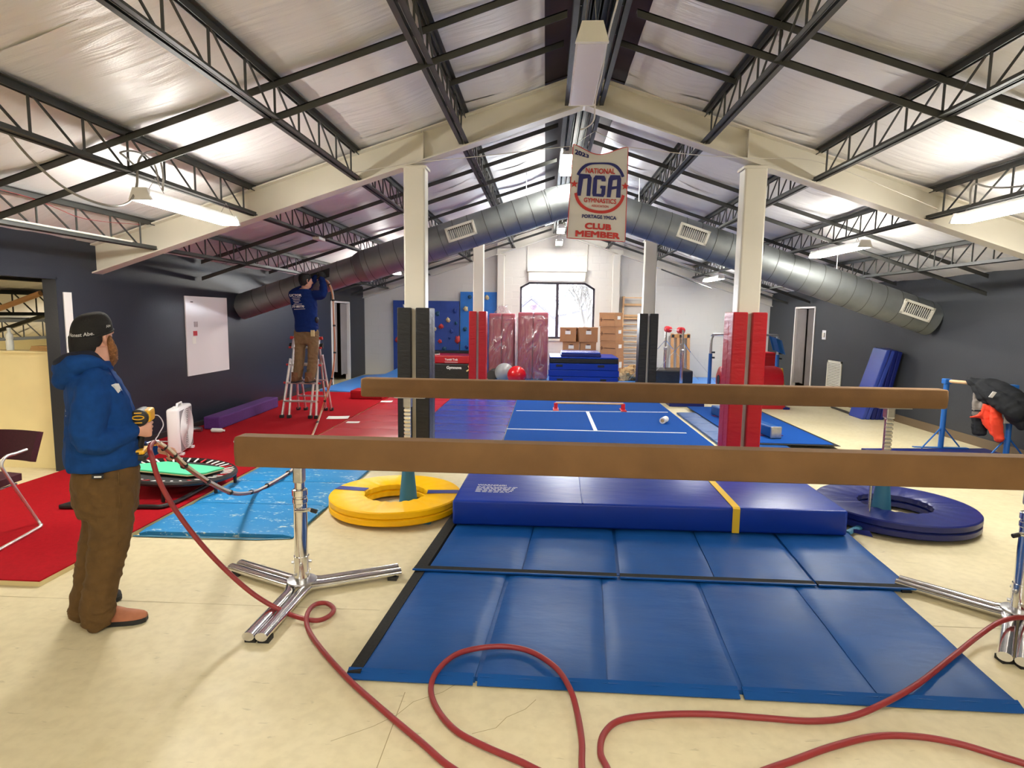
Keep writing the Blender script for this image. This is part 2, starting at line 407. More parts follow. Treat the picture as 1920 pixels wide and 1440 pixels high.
# floor joints and a crack
def strip(pts, w, z=.0008):
    m = MB(); P = [Vector(p) for p in pts]
    for a, b in zip(P, P[1:]):
        d = (b-a).normalized(); n = Vector((-d.y, d.x, 0))*w/2
        m.add([(a-n).to_3d()+Vector((0, 0, z)), (a+n)+Vector((0, 0, z)), (b+n)+Vector((0, 0, z)), (b-n)+Vector((0, 0, z))], [(0, 3, 2, 1)])
    return m
mat('joint', C('9c8c66'), .7)
for a, b in (((-4.9, 3.33, 0), (-.95, 3.36, 0)), ((2.2, 3.44, 0), (6, 3.42, 0)), ((-.62, -1, 0), (-.62, 2.6, 0))):
    strip((a, b), .0035).build('floor_joint', 'joint', fl_o)
ck = [fl(*p) for p in ((640, 1385), (690, 1365), (735, 1340), (765, 1318), (800, 1300), (840, 1285), (880, 1270), (905, 1245), (940, 1226), (965, 1205))]
strip([(p.x, p.y, 0) for p in [fl(x, y) for x, y in ((620, 1390), (700, 1362), (745, 1340), (775, 1316), (830, 1298), (880, 1268), (925, 1252), (960, 1225), (1005, 1305-1))][:6]]+[(p.x, p.y, 0) for p in [fl(940, 1345), fl(1000, 1312)]][:0], .003).build('floor_crack', 'joint', fl_o)
strip([(p.x, p.y, 0) for p in [fl(*q) for q in ((885, 1376), (930, 1365), (950, 1345), (985, 1330), (1005, 1312))]], .003).build('floor_crack', 'joint', fl_o)
# walls
def wall(name, m, boxes, **kw):
    b = MB()
    for q in boxes: b.box(*q)
    return struct(name, b, m, **kw)
OY0, OY1, OZ = 2.6, 6.13, 2.06                    # big opening in the left wall
D1 = (14.32, 15.62, 2.02)                        # curtained doorway, left wall
D2 = (14.18, 15.25, 2.03)                        # curtained doorway, right wall
zl, zr = rt(XL)+.06, rt(XR)+.06
wall('wall_left', 'dark_wall', [(XL-.12, XL, YF, OY0, 0, zl), (XL-.12, XL, OY0, OY1, OZ, zl), (XL-.12, XL, OY1, D1[0], 0, zl), (XL-.12, XL, D1[0], D1[1], D1[2]+.16, zl), (XL-.12, XL, D1[1], Y3, 0, zl)])
wall('wall_right', 'dark_wall_right', [(XR, XR+.12, YF, D2[0], 0, zr), (XR, XR+.12, D2[0], D2[1], D2[2], zr), (XR, XR+.12, D2[1], Y3, 0, zr)])
g = MB().prism([(XO, 0), (XR+.1, 0), (XR+.1, rt(XR)+.1), (XC, rt(XC)+.1), (XO, rt(XO)+.1)], 'y', YF-.12, YF); struct('wall_front', g, 'cream_paint')
wall('wall_outer', 'cream_board', [(XO-.12, XO, YF, 13.1, 0, 1.4)])
wall('wall_annex', 'cream_board', [(XO, XL-.12, 13.0, 13.1, 0, 2.5)])
wall('wall_closet_left', 'dark_room', [(XL-1.1, XL-1.0, D1[0]-.4, D1[1]+.5, 0, 2.4), (XL-1.0, XL-.12, D1[0]-.5, D1[0]-.4, 0, 2.4), (XL-1.0, XL-.12, D1[1]+.4, D1[1]+.5, 0, 2.4), (XL-1.1, XL-.12, D1[0]-.5, D1[1]+.5, 2.4, 2.45)])
wall('wall_closet_right', 'dark_room', [(XR+1.0, XR+1.1, D2[0]-.5, D2[1]+.5, 0, 2.4), (XR+.12, XR+1, D2[0]-.5, D2[0]-.4, 0, 2.4), (XR+.12, XR+1, D2[1]+.4, D2[1]+.5, 0, 2.4), (XR+.12, XR+1.1, D2[0]-.5, D2[1]+.5, 2.4, 2.45), (XR, XR+1.1, D2[0]-.5, D2[1]+.5, -.2, -.001)])
# rear wall of painted blocks with the window opening
WZ = 1.10
wx0, wx1 = -.73, 1.36
m = MB()
def ztop(x): return rt(x)+.05
m.prism([(XL-.2, 0), (wx0, 0), (wx0, ztop(wx0)), (XL-.2, ztop(XL-.2))], 'y', Y3+.004, Y3+.22)
m.prism([(wx1, 0), (XR+.15, 0), (XR+.15, ztop(XR+.15)), (wx1, ztop(wx1))], 'y', Y3+.004, Y3+.22)
m.box(wx0, wx1, Y3+.004, Y3+.22, 0, WZ)
m.prism([(wx0, 2.53), (-.48, 2.67), (XC, 2.67), (XC, ztop(XC)), (wx0, ztop(wx0))], 'y', Y3+.004, Y3+.22)
m.prism([(XC, 2.67), (1.08, 2.67), (wx1, 2.50), (wx1, ztop(wx1)), (XC, ztop(XC))], 'y', Y3+.004, Y3+.22)
wb = struct('wall_back', m, 'white_block')
bm_full = MB().box(.0018, .3982, 0, .012, .0018, .1982).mesh('block', bevel=.002, seg=1)
bm_full.materials.append(MATS['white_block'])
cnt = 0; rest = MB()
for row in range(20):
    z = row*.2; x = XL+.0-(.2 if row % 2 else 0)
    while x < XR:
        x0, x1 = max(x, XL), min(x+.4, XR)
        if x1-x0 > .05 and z+.2 < min(rb(x0), rb(x1))+.02:
            clash = not (x1 <= wx0 or x0 >= wx1 or z+.2 <= WZ or z >= 2.67)
            if not clash:
                if x1-x0 > .39 and cnt < 300 and z > .35:
                    o = bpy.data.objects.new('block', bm_full); COL.objects.link(o); o.parent = wb; o.location = (x, Y3, z); cnt += 1
                else: rest.box(x0+.0018, x1-.0018, Y3, Y3+.012, z+.0018, z+.1982)
        x += .4
tag(rest.build('block_course', 'white_block', wb), kind='stuff')
# window
wn = MB(); fr = .05
outer = [(wx0, WZ), (wx1, WZ), (wx1, 2.50), (1.08, 2.67), (-.48, 2.67), (wx0, 2.53)]
for (a, b) in zip(outer, outer[1:]+outer[:1]):
    wn.bar((a[0], Y3+.10, a[1]), (b[0], Y3+.10, b[1]), .12, .07, (0, 1, 0))
wn.box(.275, .36, Y3+.07, Y3+.13, WZ, 2.67)
win = struct('window_1', wn, 'window_frame')
for a, b in ((wx0+.03, .275), (.36, wx1-.03)): MB().box(a, b, Y3+.095, Y3+.105, WZ+.03, 2.52).build('pane', 'glass', win)
MB().box(wx0-.05, wx1+.05, Y3-.05, Y3+.1, WZ-.05, WZ).build('window_sill', 'white_paint', win)
# white housing of the roller shade above the window and its conduit
t = thing('shade_housing', 'white boxed roller shade housing on the block wall above the window', 'shade box', (.3, Y3, 2.7))
MB().box(-.50, 1.08, Y3-.10, Y3-.001, 2.70, 2.95).build('valance', 'white_paint', t, bevel=.005)
MB().box(-.53, 1.11, Y3-.13, Y3-.001, 2.95, 3.06).build('top_rail', 'white_paint', t, bevel=.005)
for x in (-.53, 1.11): MB().tube([(x, Y3-.03, 2.9), (x, Y3-.03, rb(x)-.02)], .012, 6).build('conduit', 'white_paint', t)
# roof: dark deck with facing panels hung over the joists
OFFS = [1.28, 2.45, 3.63, 4.80, 5.98, 7.16, 8.34]
XE = {-1: XO-.15, 1: XR+.2}
m = MB()
for s in (-1, 1):
    a, b = XC, XE[s]; za, zb = rt(a)+.10, rt(b)+.10
    P = [(a, za), (b, zb), (b, zb+.12), (a, za+.12)]
    m.prism(P if s > 0 else P[::-1], 'y', YF-.2, Y3+.3)
ce = struct('ceiling', m, 'roof_deck')
def sagz(d, y):
    k = [0.42]+OFFS+[9.9]
    for a, b in zip(k, k[1:]):
        if a <= d <= b:
            t = (d-a)/(b-a); return -.035*math.sin(PI*t)**2*(1+.35*math.sin(y*2.1+d))
    return 0
ys = [YF-.1+i*1.52 for i in range(16)]; ys[-1] = Y3+.05
for s in (-1, 1):
    dmax = abs(XE[s]-XC)-.02
    for i, (a, b) in enumerate(zip(ys, ys[1:])):
        if b < -3: nu = 8
        else: nu = 46
        off = .006*(i % 2)
        def fn(u, v, s=s, a=a, b=b, off=off):
            d = lerp(.42, dmax, u); y = lerp(a-.02, b+.02, v); x = XC+s*d
            return (x, y, rt(x)+.042+off+sagz(d, y)+.006*math.sin(y*9+d*3)+.012*(abs(v-.5)*2)**6*math.sin(d*7+i))
        MB().grid(nu, 8, fn).build('insulation_panel', 'insulation', ce, smooth=True)
# baseboards and trims
struct('baseboard_right', MB().box(XR-.012, XR, YF, D2[0]-.05, 0, .13), 'brown_base')
struct('baseboard_left', MB().box(XL, XL+.012, OY1+.1, D1[0]-.05, 0, .11), 'dark_base')
struct('trim_1', MB().box(XL, XL+.03, 6.19, 6.30, 1.0, 1.93), 'trim_white')
struct('trim_2', MB().box(XL-.13, XL+.02, OY1-.02, OY1+.08, 0, OZ+.02).box(XL-.13, XL+.02, OY0, OY1, OZ, OZ+.06), 'dark_wall')
# curtained doorways
def doorway(n, X, y0, y1, zt, s):
    d = struct('door_%d' % n, MB().box(X-.10*(s < 0)-.0, X+.02+.08*(s > 0), y0-.03, y0+.02, 0, zt).box(X-.1*(s < 0), X+.02+.08*(s > 0), y1-.02, y1+.03, 0, zt).box(X-.1*(s < 0), X+.02+.08*(s > 0), y0, y1, zt-.03, zt+.01), 'trim_white')
    return d
doorway(1, XL, D1[0], D1[1], D1[2], -1); doorway(2, XR-.02, D2[0], D2[1], D2[2], 1)
struct('trim_3', MB().box(XL-.05, XL+.012, D1[0]-.02, D1[1]+.03, D1[2]+.012, D1[2]+.16), 'black_frame')
def curtain(X, y0, y1, z0, z1, label, flare=.0):
    def fn(u, v):
        y = lerp(y0, y1, u)+flare*(1-v)*(u-.3); return (X+.025*math.sin(u*PI*2*5)*(.6+.4*v)+.01*math.sin(u*31), y, lerp(z0, z1, v)+.015*math.sin(u*5)*(1-v))
    o = MB().sheet(40, 6, fn, .004).build('curtain', 'curtain', smooth=True); return tag(o, label, 'curtain', 'doorway curtains')
curtain(XL-.05, D1[0]+.06, D1[0]+.50, .28, D1[2]-.04, 'grey curtain panel on the ladder side of the left doorway')
curtain(XL-.05, D1[0]+.78, D1[1]-.05, .16, D1[2]-.04, 'grey curtain panel on the block wall side of the left doorway')
curtain(XR+.05, D2[1]-.48, D2[1]-.05, .20, D2[2]-.04, 'wide grey curtain panel on the red barrel side of the right doorway', .06)
curtain(XR+.05, D2[0]+.05, D2[0]+.42, .05, D2[2]-.04, 'narrow grey curtain panel nearer the thermostat in the right doorway')
# ================================================================== steel frames
def ibeam(m, x0, x1, Y, wd=.17):
    a, b = min(x0, x1), max(x0, x1)
    def seg(dz0, dz1, h):
        m.prism([(a, rb(a)+dz0), (b, rb(b)+dz0), (b, rb(b)+dz1), (a, rb(a)+dz1)], 'y', Y-h, Y+h)
    seg(0, .016, wd/2); seg(RD-.016, RD, wd/2); seg(.016, RD-.016, .006)
frames = ((Y1, 'nearest', True), (Y2, 'middle', True), (Y3-.10, 'far', False))
for Y, nm, cols in frames:
    lab = {'nearest': 'cream painted steel gable rafters of the nearest frame, crossing in front of the banner', 'middle': 'cream painted steel gable rafters of the middle frame just behind the round duct', 'far': 'white painted steel gable rafters against the rear block wall'}[nm]
    t = thing('roof_frame', lab, 'rafter', (XC, Y, rb(XC)), group='roof frames')
    mt = 'column_paint' if cols else 'white_paint'
    for x0, x1 in ((XL-.1, XC), (XC, XR+.1)):
        b = MB(); ibeam(b, x0, x1, Y); b.build('rafter', mt, t)
    for s in (-1, 1):
        for dx in (1.72,):
            x = XC+s*dx; MB().box(x-.006, x+.006, Y-.08, Y+.08, rb(x)+.018, rt(x)-.018).build('stiffener', mt, t)
    MB().box(XC-.012, XC+.012, Y-.08, Y+.08, rb(XC)-.005, rt(XC)).build('ridge_plate', mt, t)
def column(x, Y, w, d, label, m='column_paint'):
    t = thing('steel_column', label, 'column', (x, Y, 0), group='columns')
    b = MB().box(x-w/2, x+w/2, Y-d/2, Y+d/2, 0, rb(x)-.015); b.build('shaft', m, t, bevel=.018)
    MB().box(x-w/2-.02, x+w/2+.02, Y-d/2-.01, Y+d/2+.01, rb(x)-.055, rb(x)-.03).build('cap_plate', m, t)
    MB().box(x-w/2-.03, x+w/2+.03, Y-d/2-.03, Y+d/2+.03, 0, .015).build('base_plate', m, t)
CA = 1.811
column(XC-CA, Y1, .235, .2, 'cream steel column wrapped in black pads, nearest row')
column(XC+CA, Y1, .235, .2, 'cream steel column wrapped in red pads, nearest row on the right')
column(XC-CA, Y2, .22, .2, 'cream steel column wrapped in red pads, farther row by the climbing wall')
column(XC+CA, Y2, .25, .2, 'cream steel column wrapped in black pads, farther row by the wooden wall bars')
column(-1.26, Y3-.1, .2, .18, 'white steel pilaster on the rear wall left of the window', 'white_paint')
column(1.91, Y3-.1, .2, .18, 'white steel pilaster on the rear wall right of the window', 'white_paint')
# column pads: L-shaped vinyl pads hugging the two front corners
def pads(x, Y, m, label, w=.36, hgt=1.82, gap=.05):
    for s, side in ((-1, 'left'), (1, 'right')):
        t = thing('column_pad', '%s, %s half' % (label, side), 'column pad', (x+s*w/4, Y, 0), group='column pads')
        xo, xi = x+s*w/2, x+s*gap/2; th = .062
        poly = [(xi, Y-.175), (xo, Y-.175), (xo, Y+.16), (xo-s*th*.85, Y+.16), (xo-s*th*.85, Y-.105), (xi, Y-.105)]
        if s < 0: poly = poly[::-1]
        MB().prism(poly, 'z', .02, hgt).build('pad_body', m, t, bevel=.012)
        MB().prism([(xo+s*.002, Y-.02), (xo+s*.002, Y+.02), (xo-s*.004, Y+.02), (xo-s*.004, Y-.02)][::s], 'z', .1, hgt-.1).build('seam', m, t)
pads(XC-CA, Y1, 'black_vinyl', 'tall black vinyl pad around the nearest left column')
pads(XC+CA, Y1, 'red_vinyl', 'tall red vinyl pad around the nearest right column')
pads(XC-CA, Y2, 'red_vinyl', 'tall red vinyl pad around the far column by the climbing wall', .37)
pads(XC+CA, Y2, 'black_vinyl', 'tall black vinyl pad around the far column by the cardboard boxes', .39)
# open web joists
JD = .265
def joist_parts(t, length, n):
    def angle(z, s):   # pair of angles
        b = MB()
        for k in (-1, 1):
            b.box(min(k*.012, k*.055), max(k*.012, k*.055), 0, length, z-.003*s, z+.003*s if s > 0 else z-.003*s+.006)
            b.box(min(k*.012, k*.018), max(k*.012, k*.018), 0, length, min(z, z-.045*s), max(z, z-.045*s))
        return b
    link('top_chord', MESH('top_chord', length, lambda: angle(.03, 1)), 'joist_paint', t)
    b = link('bottom_chord', MESH('bottom_chord', length, lambda: angle(-JD-.02, -1)), 'joist_paint', t); b.location.y = .12
    st = (length-.5)/n
    vr = MESH('web_upright', 0, lambda: MB().tube([(0, 0, .0), (0, 0, -JD)], .009, 6)); dg = MESH('web_diagonal', round(st, 3), lambda: MB().tube([(0, 0, 0), (0, st*.86, -JD)], .009, 6))
    for i in range(n):
        y = .3+i*st
        o = link('web_bar', dg, 'joist_paint', t); o.location = (0, y, 0)
        if i % 1 == 0:
            o = link('web_bar', vr, 'joist_paint', t); o.location = (0, y+st*.93, 0)
MC = {}
def MESH(n, key, fn):
    if (n, key) not in MC:
        MC[(n, key)] = fn().mesh(n); MC[(n, key)].materials.append(MATS['joist_paint'])
    return MC[(n, key)]
bays = ((-.1, Y1-.02, 14, 'nearest bay'), (Y1+.02, Y2-.02, 16, 'middle bay'), (Y2+.02, Y3-.12, 11, 'far bay'))
ORD = ['first', 'second', 'third', 'fourth', 'fifth', 'sixth', 'seventh']
for y0, y1, n, bn in bays:
    for s, sn in ((-1, 'left'), (1, 'right')):
        for k, d in enumerate(OFFS):
            x = XC+s*d
            if s > 0 and k > 3: continue
            if s < 0 and k > 3 and bn == 'far bay': continue
            where = 'beyond the left wall opening' if (s < 0 and k > 3) else 'on the %s slope' % sn
            t = thing('steel_joist', ('%s dark web joist from the ridge, %s, %s' % (ORD[k], where, bn)), 'joist', (x, y0, rt(x)-.005), group='open web joists')
            joist_parts(t, y1-y0, n)
    for s, sn in ((-1, 'left'), (1, 'right')):
        t = thing('ridge_joist', 'dark ridge joist on the %s of the ridge line, %s' % (sn, bn), 'joist', (XC+s*.15, y0, rt(XC)-.03), group='ridge joists')
        joist_parts(t, y1-y0, n)
    for dx in (-.075, 0, .075):
        o = MB().box(XC+dx-.028, XC+dx+.028, y0, y1, rt(XC)-.03, rt(XC)+.05).box(XC+dx-.028, XC+dx-.020, y0, y1, rt(XC)-.07, rt(XC)-.03).box(XC+dx+.020, XC+dx+.028, y0, y1, rt(XC)-.07, rt(XC)-.03).build('ridge_channel', 'joist_paint')
        tag(o, '%s steel channel running along the ridge, %s' % ({-.075: 'left', 0: 'middle', .075: 'right'}[dx], bn), 'channel', 'ridge channels')
    for s, sn in ((-1, 'left'), (1, 'right')):
        o = MB().prism([(XC+s*.42, rt(XC+s*.42)+.085), (XC+s*.16, rt(XC+s*.16)+.085), (XC+s*.16, rt(XC+s*.16)+.06), (XC+s*.42, rt(XC+s*.42)+.06)][::-s], 'y', y0, y1).build('deck_strip', 'deck_brown')
        tag(o, 'bare brown roof deck strip %s of the ridge, %s' % (sn, bn), 'roof deck', 'bare deck strips')
# bridging angles across the joists
brid = [(4.67, 'full', 'nearest bay'), (5.72, 'ridge', 'nearest bay, close to the frame'), (1.9, 'full', 'nearest bay, overhead'), (8.8, 'full', 'middle bay, near part'), (11.0, 'full', 'middle bay, beyond the duct'), (8.05, 'ridge', 'middle bay, close to the nearest frame'), (14.4, 'full', 'far bay, near part'), (15.7, 'full', 'far bay, by the rear wall')]
for y, kind, bn in brid:
    for s, sn in ((-1, 'left'), (1, 'right')):
        xa = XC+s*.25; xb = (XL if s < 0 else XR)-s*.05 if kind == 'full' else XC+s*OFFS[0]
        for lv, ln in (((-.012, 'upper'), (-JD+.012, 'lower')) if kind == 'full' else ((-.012, 'upper'),)):
            b = MB()
            b.prism([(xa, rt(xa)+lv), (xb, rt(xb)+lv), (xb, rt(xb)+lv-.008), (xa, rt(xa)+lv-.008)][::-s], 'y', y-.03, y+.03)
            b.prism([(xa, rt(xa)+lv), (xb, rt(xb)+lv), (xb, rt(xb)+lv-.055), (xa, rt(xa)+lv-.055)][::-s], 'y', y-.03, y-.022)
            o = b.build('bridging_angle', 'joist_paint'); tag(o, '%s dark bridging angle across the %s slope joists, %s' % (ln, sn, bn), 'brace', 'bridging angles')
# ================================================================== strip lights
def strip_light(x, y0, y1, z, label, on=True, wd=.17, hang=None, warm=False, hz=.07):
    t = thing('strip_light', label, 'ceiling light', (x, (y0+y1)/2, z), group='strip lights')
    lens = .052 if on else .016
    b = MB().prism([(x-wd*.42, z+lens), (x+wd*.42, z+lens), (x+wd*.30, z+hz+.02), (x-wd*.30, z+hz+.02)], 'y', y0+.02, y1-.02); b.build('housing', 'lamp_white', t)
    MB().prism([(x-wd*.44, z), (x+wd*.44, z), (x+wd/2, z+.018), (x+wd*.45, z+lens), (x-wd*.45, z+lens), (x-wd/2, z+.018)], 'y', y0+.03, y1-.03).build('diffuser', ('lamp_warm' if warm else 'lamp_on') if on else 'lamp_off', t)
    for y, yy in ((y0, y0+.03), (y1-.03, y1)):
        MB().prism([(x-wd/2-.006, z+.002), (x+wd/2+.006, z+.002), (x+wd*.33, z+hz+.025), (x-wd*.33, z+hz+.025)], 'y', y, yy).build('end_cap', 'lamp_white', t)
    if hang:
        for y in (y0+.15, y1-.15):
            MB().tube([(x-.05, y, z+hz), (x, y+.05, hang), (x+.05, y+.1, z+hz)], .003, 5).build('hanger_wire', 'cable_grey', t)
    return t
XJ = [XC-o for o in OFFS]; XK = [XC+o for o in OFFS]
def jb(x): return rt(x)-JD-.03
strip_light(-3.15, 4.62, 6.0, 2.60, 'lit strip light under the left slope nearest the camera', hang=jb(-3.27))
strip_light(3.92, 4.75, 6.12, 2.68, 'lit strip light at the right edge of the view, nearest bay', hang=jb(3.99))
strip_light(XK[2], 7.95, 9.4, 2.66, 'lit strip light on the right slope above the right end of the duct', hang=jb(XK[2]))
strip_light(XK[2], 14.2, 15.5, 2.64, 'lit strip light on the right slope of the far bay', hang=jb(XK[2]))
strip_light(-3.2, 11.75, 13.0, 2.58, 'lit strip light on the left slope just behind the duct', hang=jb(-3.27))
strip_light(.27, 4.22, 5.45, 3.55, 'unlit strip light hanging at the ridge in front of the nearest rafters', on=False, wd=.21, hang=rt(XC)-.05, hz=.11)
strip_light(.27, 8.5, 9.8, 3.93, 'lit strip light at the ridge behind the banner', hang=rt(XC)-.05)
strip_light(.20, 11.9, 12.6, 3.72, 'lit strip light at the ridge just past the duct', hang=rt(XC)-.05)
strip_light(.31, 13.6, 14.5, 3.66, 'lit strip light at the ridge of the far bay, nearer one', hang=rt(XC)-.05)
strip_light(.31, 15.5, 16.4, 3.60, 'lit strip light at the ridge closest to the rear wall', hang=rt(XC)-.05)
# lamps of the part of the hall behind the camera
strip_light(-3.15, -3.2, -1.8, 2.60, 'lit strip light on the left slope behind the camera', hang=jb(-3.27))
strip_light(3.92, -3.2, -1.8, 2.68, 'lit strip light on the right slope behind the camera', hang=jb(3.99))
strip_light(.27, -3.2, -1.8, 3.42, 'lit strip light at the ridge behind the camera', hang=rt(XC)-.05)
strip_light(.27, -.6, .7, 3.42, 'lit strip light at the ridge above the camera', hang=rt(XC)-.05)
strip_light(-6.9, 8.6, 9.9, 1.28, 'lit strip light seen low through the opening in the left wall', warm=True)
strip_light(-6.2, 3.6, 4.8, 1.75, 'lit strip light inside the lean-to, out of sight of the opening', warm=True)
def cable(name, pts, r, m, label, cat='cable', n=8):
    return tag(MB().tube(catmull(pts, n), r, 6).build(name, m, smooth=True), label, cat)
cable('power_cable', [atX(0, 230, -3.6), atX(60, 300, -3.45), atX(130, 358, -3.3), atX(200, 385, -3.2), atX(240, 380, -3.2), atX(256, 350, -3.2), atX(258, 310, -3.2), atX(268, 290, -3.2), atX(290, 285, -3.25), atX(300, 300, -3.2), atX(306, 330, -3.15), atX(305, 358, -3.15)], .009, 'cable_grey', 'grey flexible cable looping down to the left strip light')
cable('light_cable', [atX(255, 312, -3.2), atX(232, 292, -3.2), atX(226, 286, -3.2), atX(245, 283, -3.2), atX(270, 290, -3.2), atX(290, 310, -3.2), atX(298, 345, -3.15)], .008, 'cable_grey', 'coiled grey cable above the left strip light')
cable('signal_wire', [atX(0, 355, -4.3), atX(60, 372, -4.3), atX(110, 392, -4.32), atX(150, 408, -4.33), atX(200, 416, -4.36), atX(262, 421, -4.4)], .003, 'wire_red', 'thin red wire strung along the outermost left joist')
cable('white_conduit', [(XJ[3]+.03, 1.0, jb(XJ[3])+.05), (XJ[3]+.03, 4., jb(XJ[3])+.055), (XJ[3]+.03, 6.3, jb(XJ[3])+.05)], .010, 'rope_white', 'white conduit along the bottom of the outermost left joist')
cable('hanging_cord', [atY(1158, 0, 4.2), atY(1140, 70, 4.8), atY(1128, 140, 5.6), atY(1117, 185, 6.2), atY(1113, 225, 6.5), atY(1098, 240, 6.6), atY(1088, 243, 6.65)], .007, 'rope_white', 'pale cord hanging past the ridge light')
cable('drop_cable', [atX(1925, 348, 3.97), atX(1880, 352, 3.97), atX(1850, 350, 3.97), atX(1828, 345, 3.97), atX(1820, 358, 3.95), atX(1819, 384, 3.93)], .009, 'cable_grey', 'grey cord from the right joist down to the right strip light')
cable('joist_conduit', [atX(1290, 2, 1.15), atX(1350, 12, 1.35), atX(1410, 26, 1.55), atX(1448, 34, 1.66), atX(1462, 46, 1.68), atX(1466, 62, 1.68), atX(1462, 78, 1.68)], .010, 'joist_paint', 'dark conduit bending down onto the first right joist')
q = atX(598, 447, XJ[2]); tag(MB().box(q.x-.05, q.x+.05, q.y-.12, q.y+.12, q.z-.03, q.z+.02).build('junction_box', 'lamp_white', bevel=.006), 'small white junction box on a left joist of the middle bay', 'junction box')
cable('banner_line', [atY(655, 325, 6.45), atY(780, 305, 6.6), atY(900, 293, 6.6), atY(1070, 274, 6.6)], .004, 'rope_white', 'white line from the left joist to the banner corner')
cable('banner_line', [atY(1178, 276, 6.6), atY(1300, 290, 6.6), atY(1420, 297, 6.6), atY(1540, 305, 6.5), atY(1760, 392, 6.4)], .004, 'rope_white', 'white line from the banner corner to the right joists')
cable('banner_string', [atY(1074, 272, 6.6), atY(1116, 246, 6.65), atY(1178, 276, 6.6)], .003, 'rope_white', 'short string the banner hangs from', n=1)
# ================================================================== banner
bA, bB, bC, bD = [atY(*p, 6.6) for p in ((1075, 271), (1178, 276), (1172, 453), (1063, 446))]
bt = thing('club_banner', 'white hanging vinyl banner with blue and red gymnastics lettering under the ridge', 'banner', (bA+bB)/2)
def bpos(u, v):     # u 0..1 left-right, v 0..1 bottom-top
    a = bD.lerp(bC, u); b = bA.lerp(bB, u); p = a.lerp(b, v)
    sag = -.085*max(0, math.sin(PI*u))**1.5*max(0, (v-.8)/.2)
    return p+Vector((0, .02*math.sin(PI*2*u)*v+.012*math.sin(u*9+v*4), sag))
MB().sheet(24, 30, bpos, .003).build('cloth', 'banner', bt, smooth=True)
hem = [bpos(0, 1-i/20) for i in range(21)]+[bpos(i/20, 0) for i in range(1, 21)]+[bpos(1, i/20) for i in range(1, 21)]+[bpos(1-i/20, 1) for i in range(1, 20)]
MB().tube(hem, .0045, 5, closed=True).build('hem', 'red_print', bt)
BW, BH = (bB-bA).length, (bA-bD).length
def bw(u0, v0):
    def f(a, b, c):
        u = u0+a/BW; v = v0+b/BH; p = bpos(u, v); return (p.x, p.y-.0055-c, p.z)
    return f
def btext(body, m, u, v, wd, ht, bold, name='lettering'):   # centred at u, v; width and height as shares of the banner
    f = bw(u, v); o = text(name, body, .1, m, bt, (0, 0, 0), (1, 0, 0), (0, 1, 0), bold, fit=(wd*BW, ht*BH)); inv = ROOTM[bt].inverted()
    for vv in o.data.vertices:
        q = ROOTM[bt] @ vv.co; vv.co = inv @ Vector(f(q.x, q.y, q.z))
def bpoly(name, polys, m):   # polygons in banner u,v
    b = MB()
    for pl in polys:
        n = len(pl); front = []; back = []
        for u, v in pl:
            if name == 'logo_letter': u, v = .12+(u-.165)*1.04, .462+(v-.465)*1.33
            p = bpos(u, v); front.append((p.x, p.y-.007, p.z)); back.append((p.x, p.y-.0045, p.z))
        b.add(front+back, [tuple(range(n))]+[(i, (i+1) % n, n+(i+1) % n, n+i) for i in range(n)])
    return b.build(name, m, bt)
btext('2023', 'navy_print', .165, .925, .26, .055, .0035)
btext('NATIONAL', 'red_print', .515, .735, .52, .058, .002)
btext('GYMNASTICS', 'red_print', .535, .42, .57, .050, .002)
btext('ASSOCIATION', 'red_print', .54, .362, .30, .026, .001)
btext('PORTAGE YMCA', 'navy_print', .535, .245, .60, .040, .003)
btext('CLUB', 'red_print', .525, .142, .46, .068, .0045)
btext('MEMBER', 'red_print', .525, .056, .77, .068, .0045)
def Q(pts): return [(a, b) for a, b in pts]
x0, x1, x2 = .175, .405, .645; zb, zt, zu = .475, .635, .64
lets = [
 [(.165, .465), (.235, .465), (.262, .61), (.215, .625), (.195, .64), (.185, .64)], [(.185, .64), (.37, .64), (.40, .615), (.262, .60), (.215, .605)], [(.33, .465), (.395, .465), (.405, .615), (.37, .64), (.335, .62)],
 [(.44, .465), (.50, .48), (.50, .605), (.435, .615), (.425, .49)], [(.435, .612), (.465, .635), (.62, .635), (.645, .61), (.64, .59), (.575, .59), (.57, .605), (.50, .603)], [(.44, .465), (.62, .465), (.645, .49), (.5, .488)], [(.575, .475), (.645, .485), (.65, .555), (.56, .555), (.555, .535), (.585, .53)],
 [(.675, .465), (.74, .465), (.765, .60), (.705, .62), (.69, .61)], [(.69, .608), (.72, .64), (.885, .64), (.90, .615), (.765, .60)], [(.83, .465), (.905, .465), (.905, .615), (.88, .63), (.838, .61)], [(.745, .525), (.84, .535), (.84, .555), (.748, .55)]]
for i, grp in enumerate((lets[0:3], lets[3:7], lets[7:11])): bpoly('logo_letter', grp, 'navy_print')
def arc(a0, a1, n=22, cu=.52, cv=.565):
    def P(a, r): return (cu+.455*math.copysign(abs(math.cos(a))**.9, math.cos(a))*r, cv+.282*math.copysign(abs(math.sin(a))**.85, math.sin(a))*r)
    return [[P(A, r) for A, r in ((math.radians(lerp(a0, a1, i/n)), .89), (math.radians(lerp(a0, a1, i/n)), 1), (math.radians(lerp(a0, a1, (i+1)/n)), 1), (math.radians(lerp(a0, a1, (i+1)/n)), .89))] for i in range(n)]
bpoly('logo_arc', arc(22, 158), 'navy_print'); bpoly('logo_arc', arc(193, 347), 'red_print')
def star(cu, cv, r):
    return [[(cu, cv)]+[(cu+r*(1 if k % 2 == 0 else .42)*math.sin(2*PI*k/10), cv+r*.62*(1 if k % 2 == 0 else .42)*math.cos(2*PI*k/10)) for k in (i, i+1)] for i in range(10)]
bpoly('logo_star', star(.065, .585, .07), 'red_print'); bpoly('logo_star', star(.965, .585, .07), 'red_print')
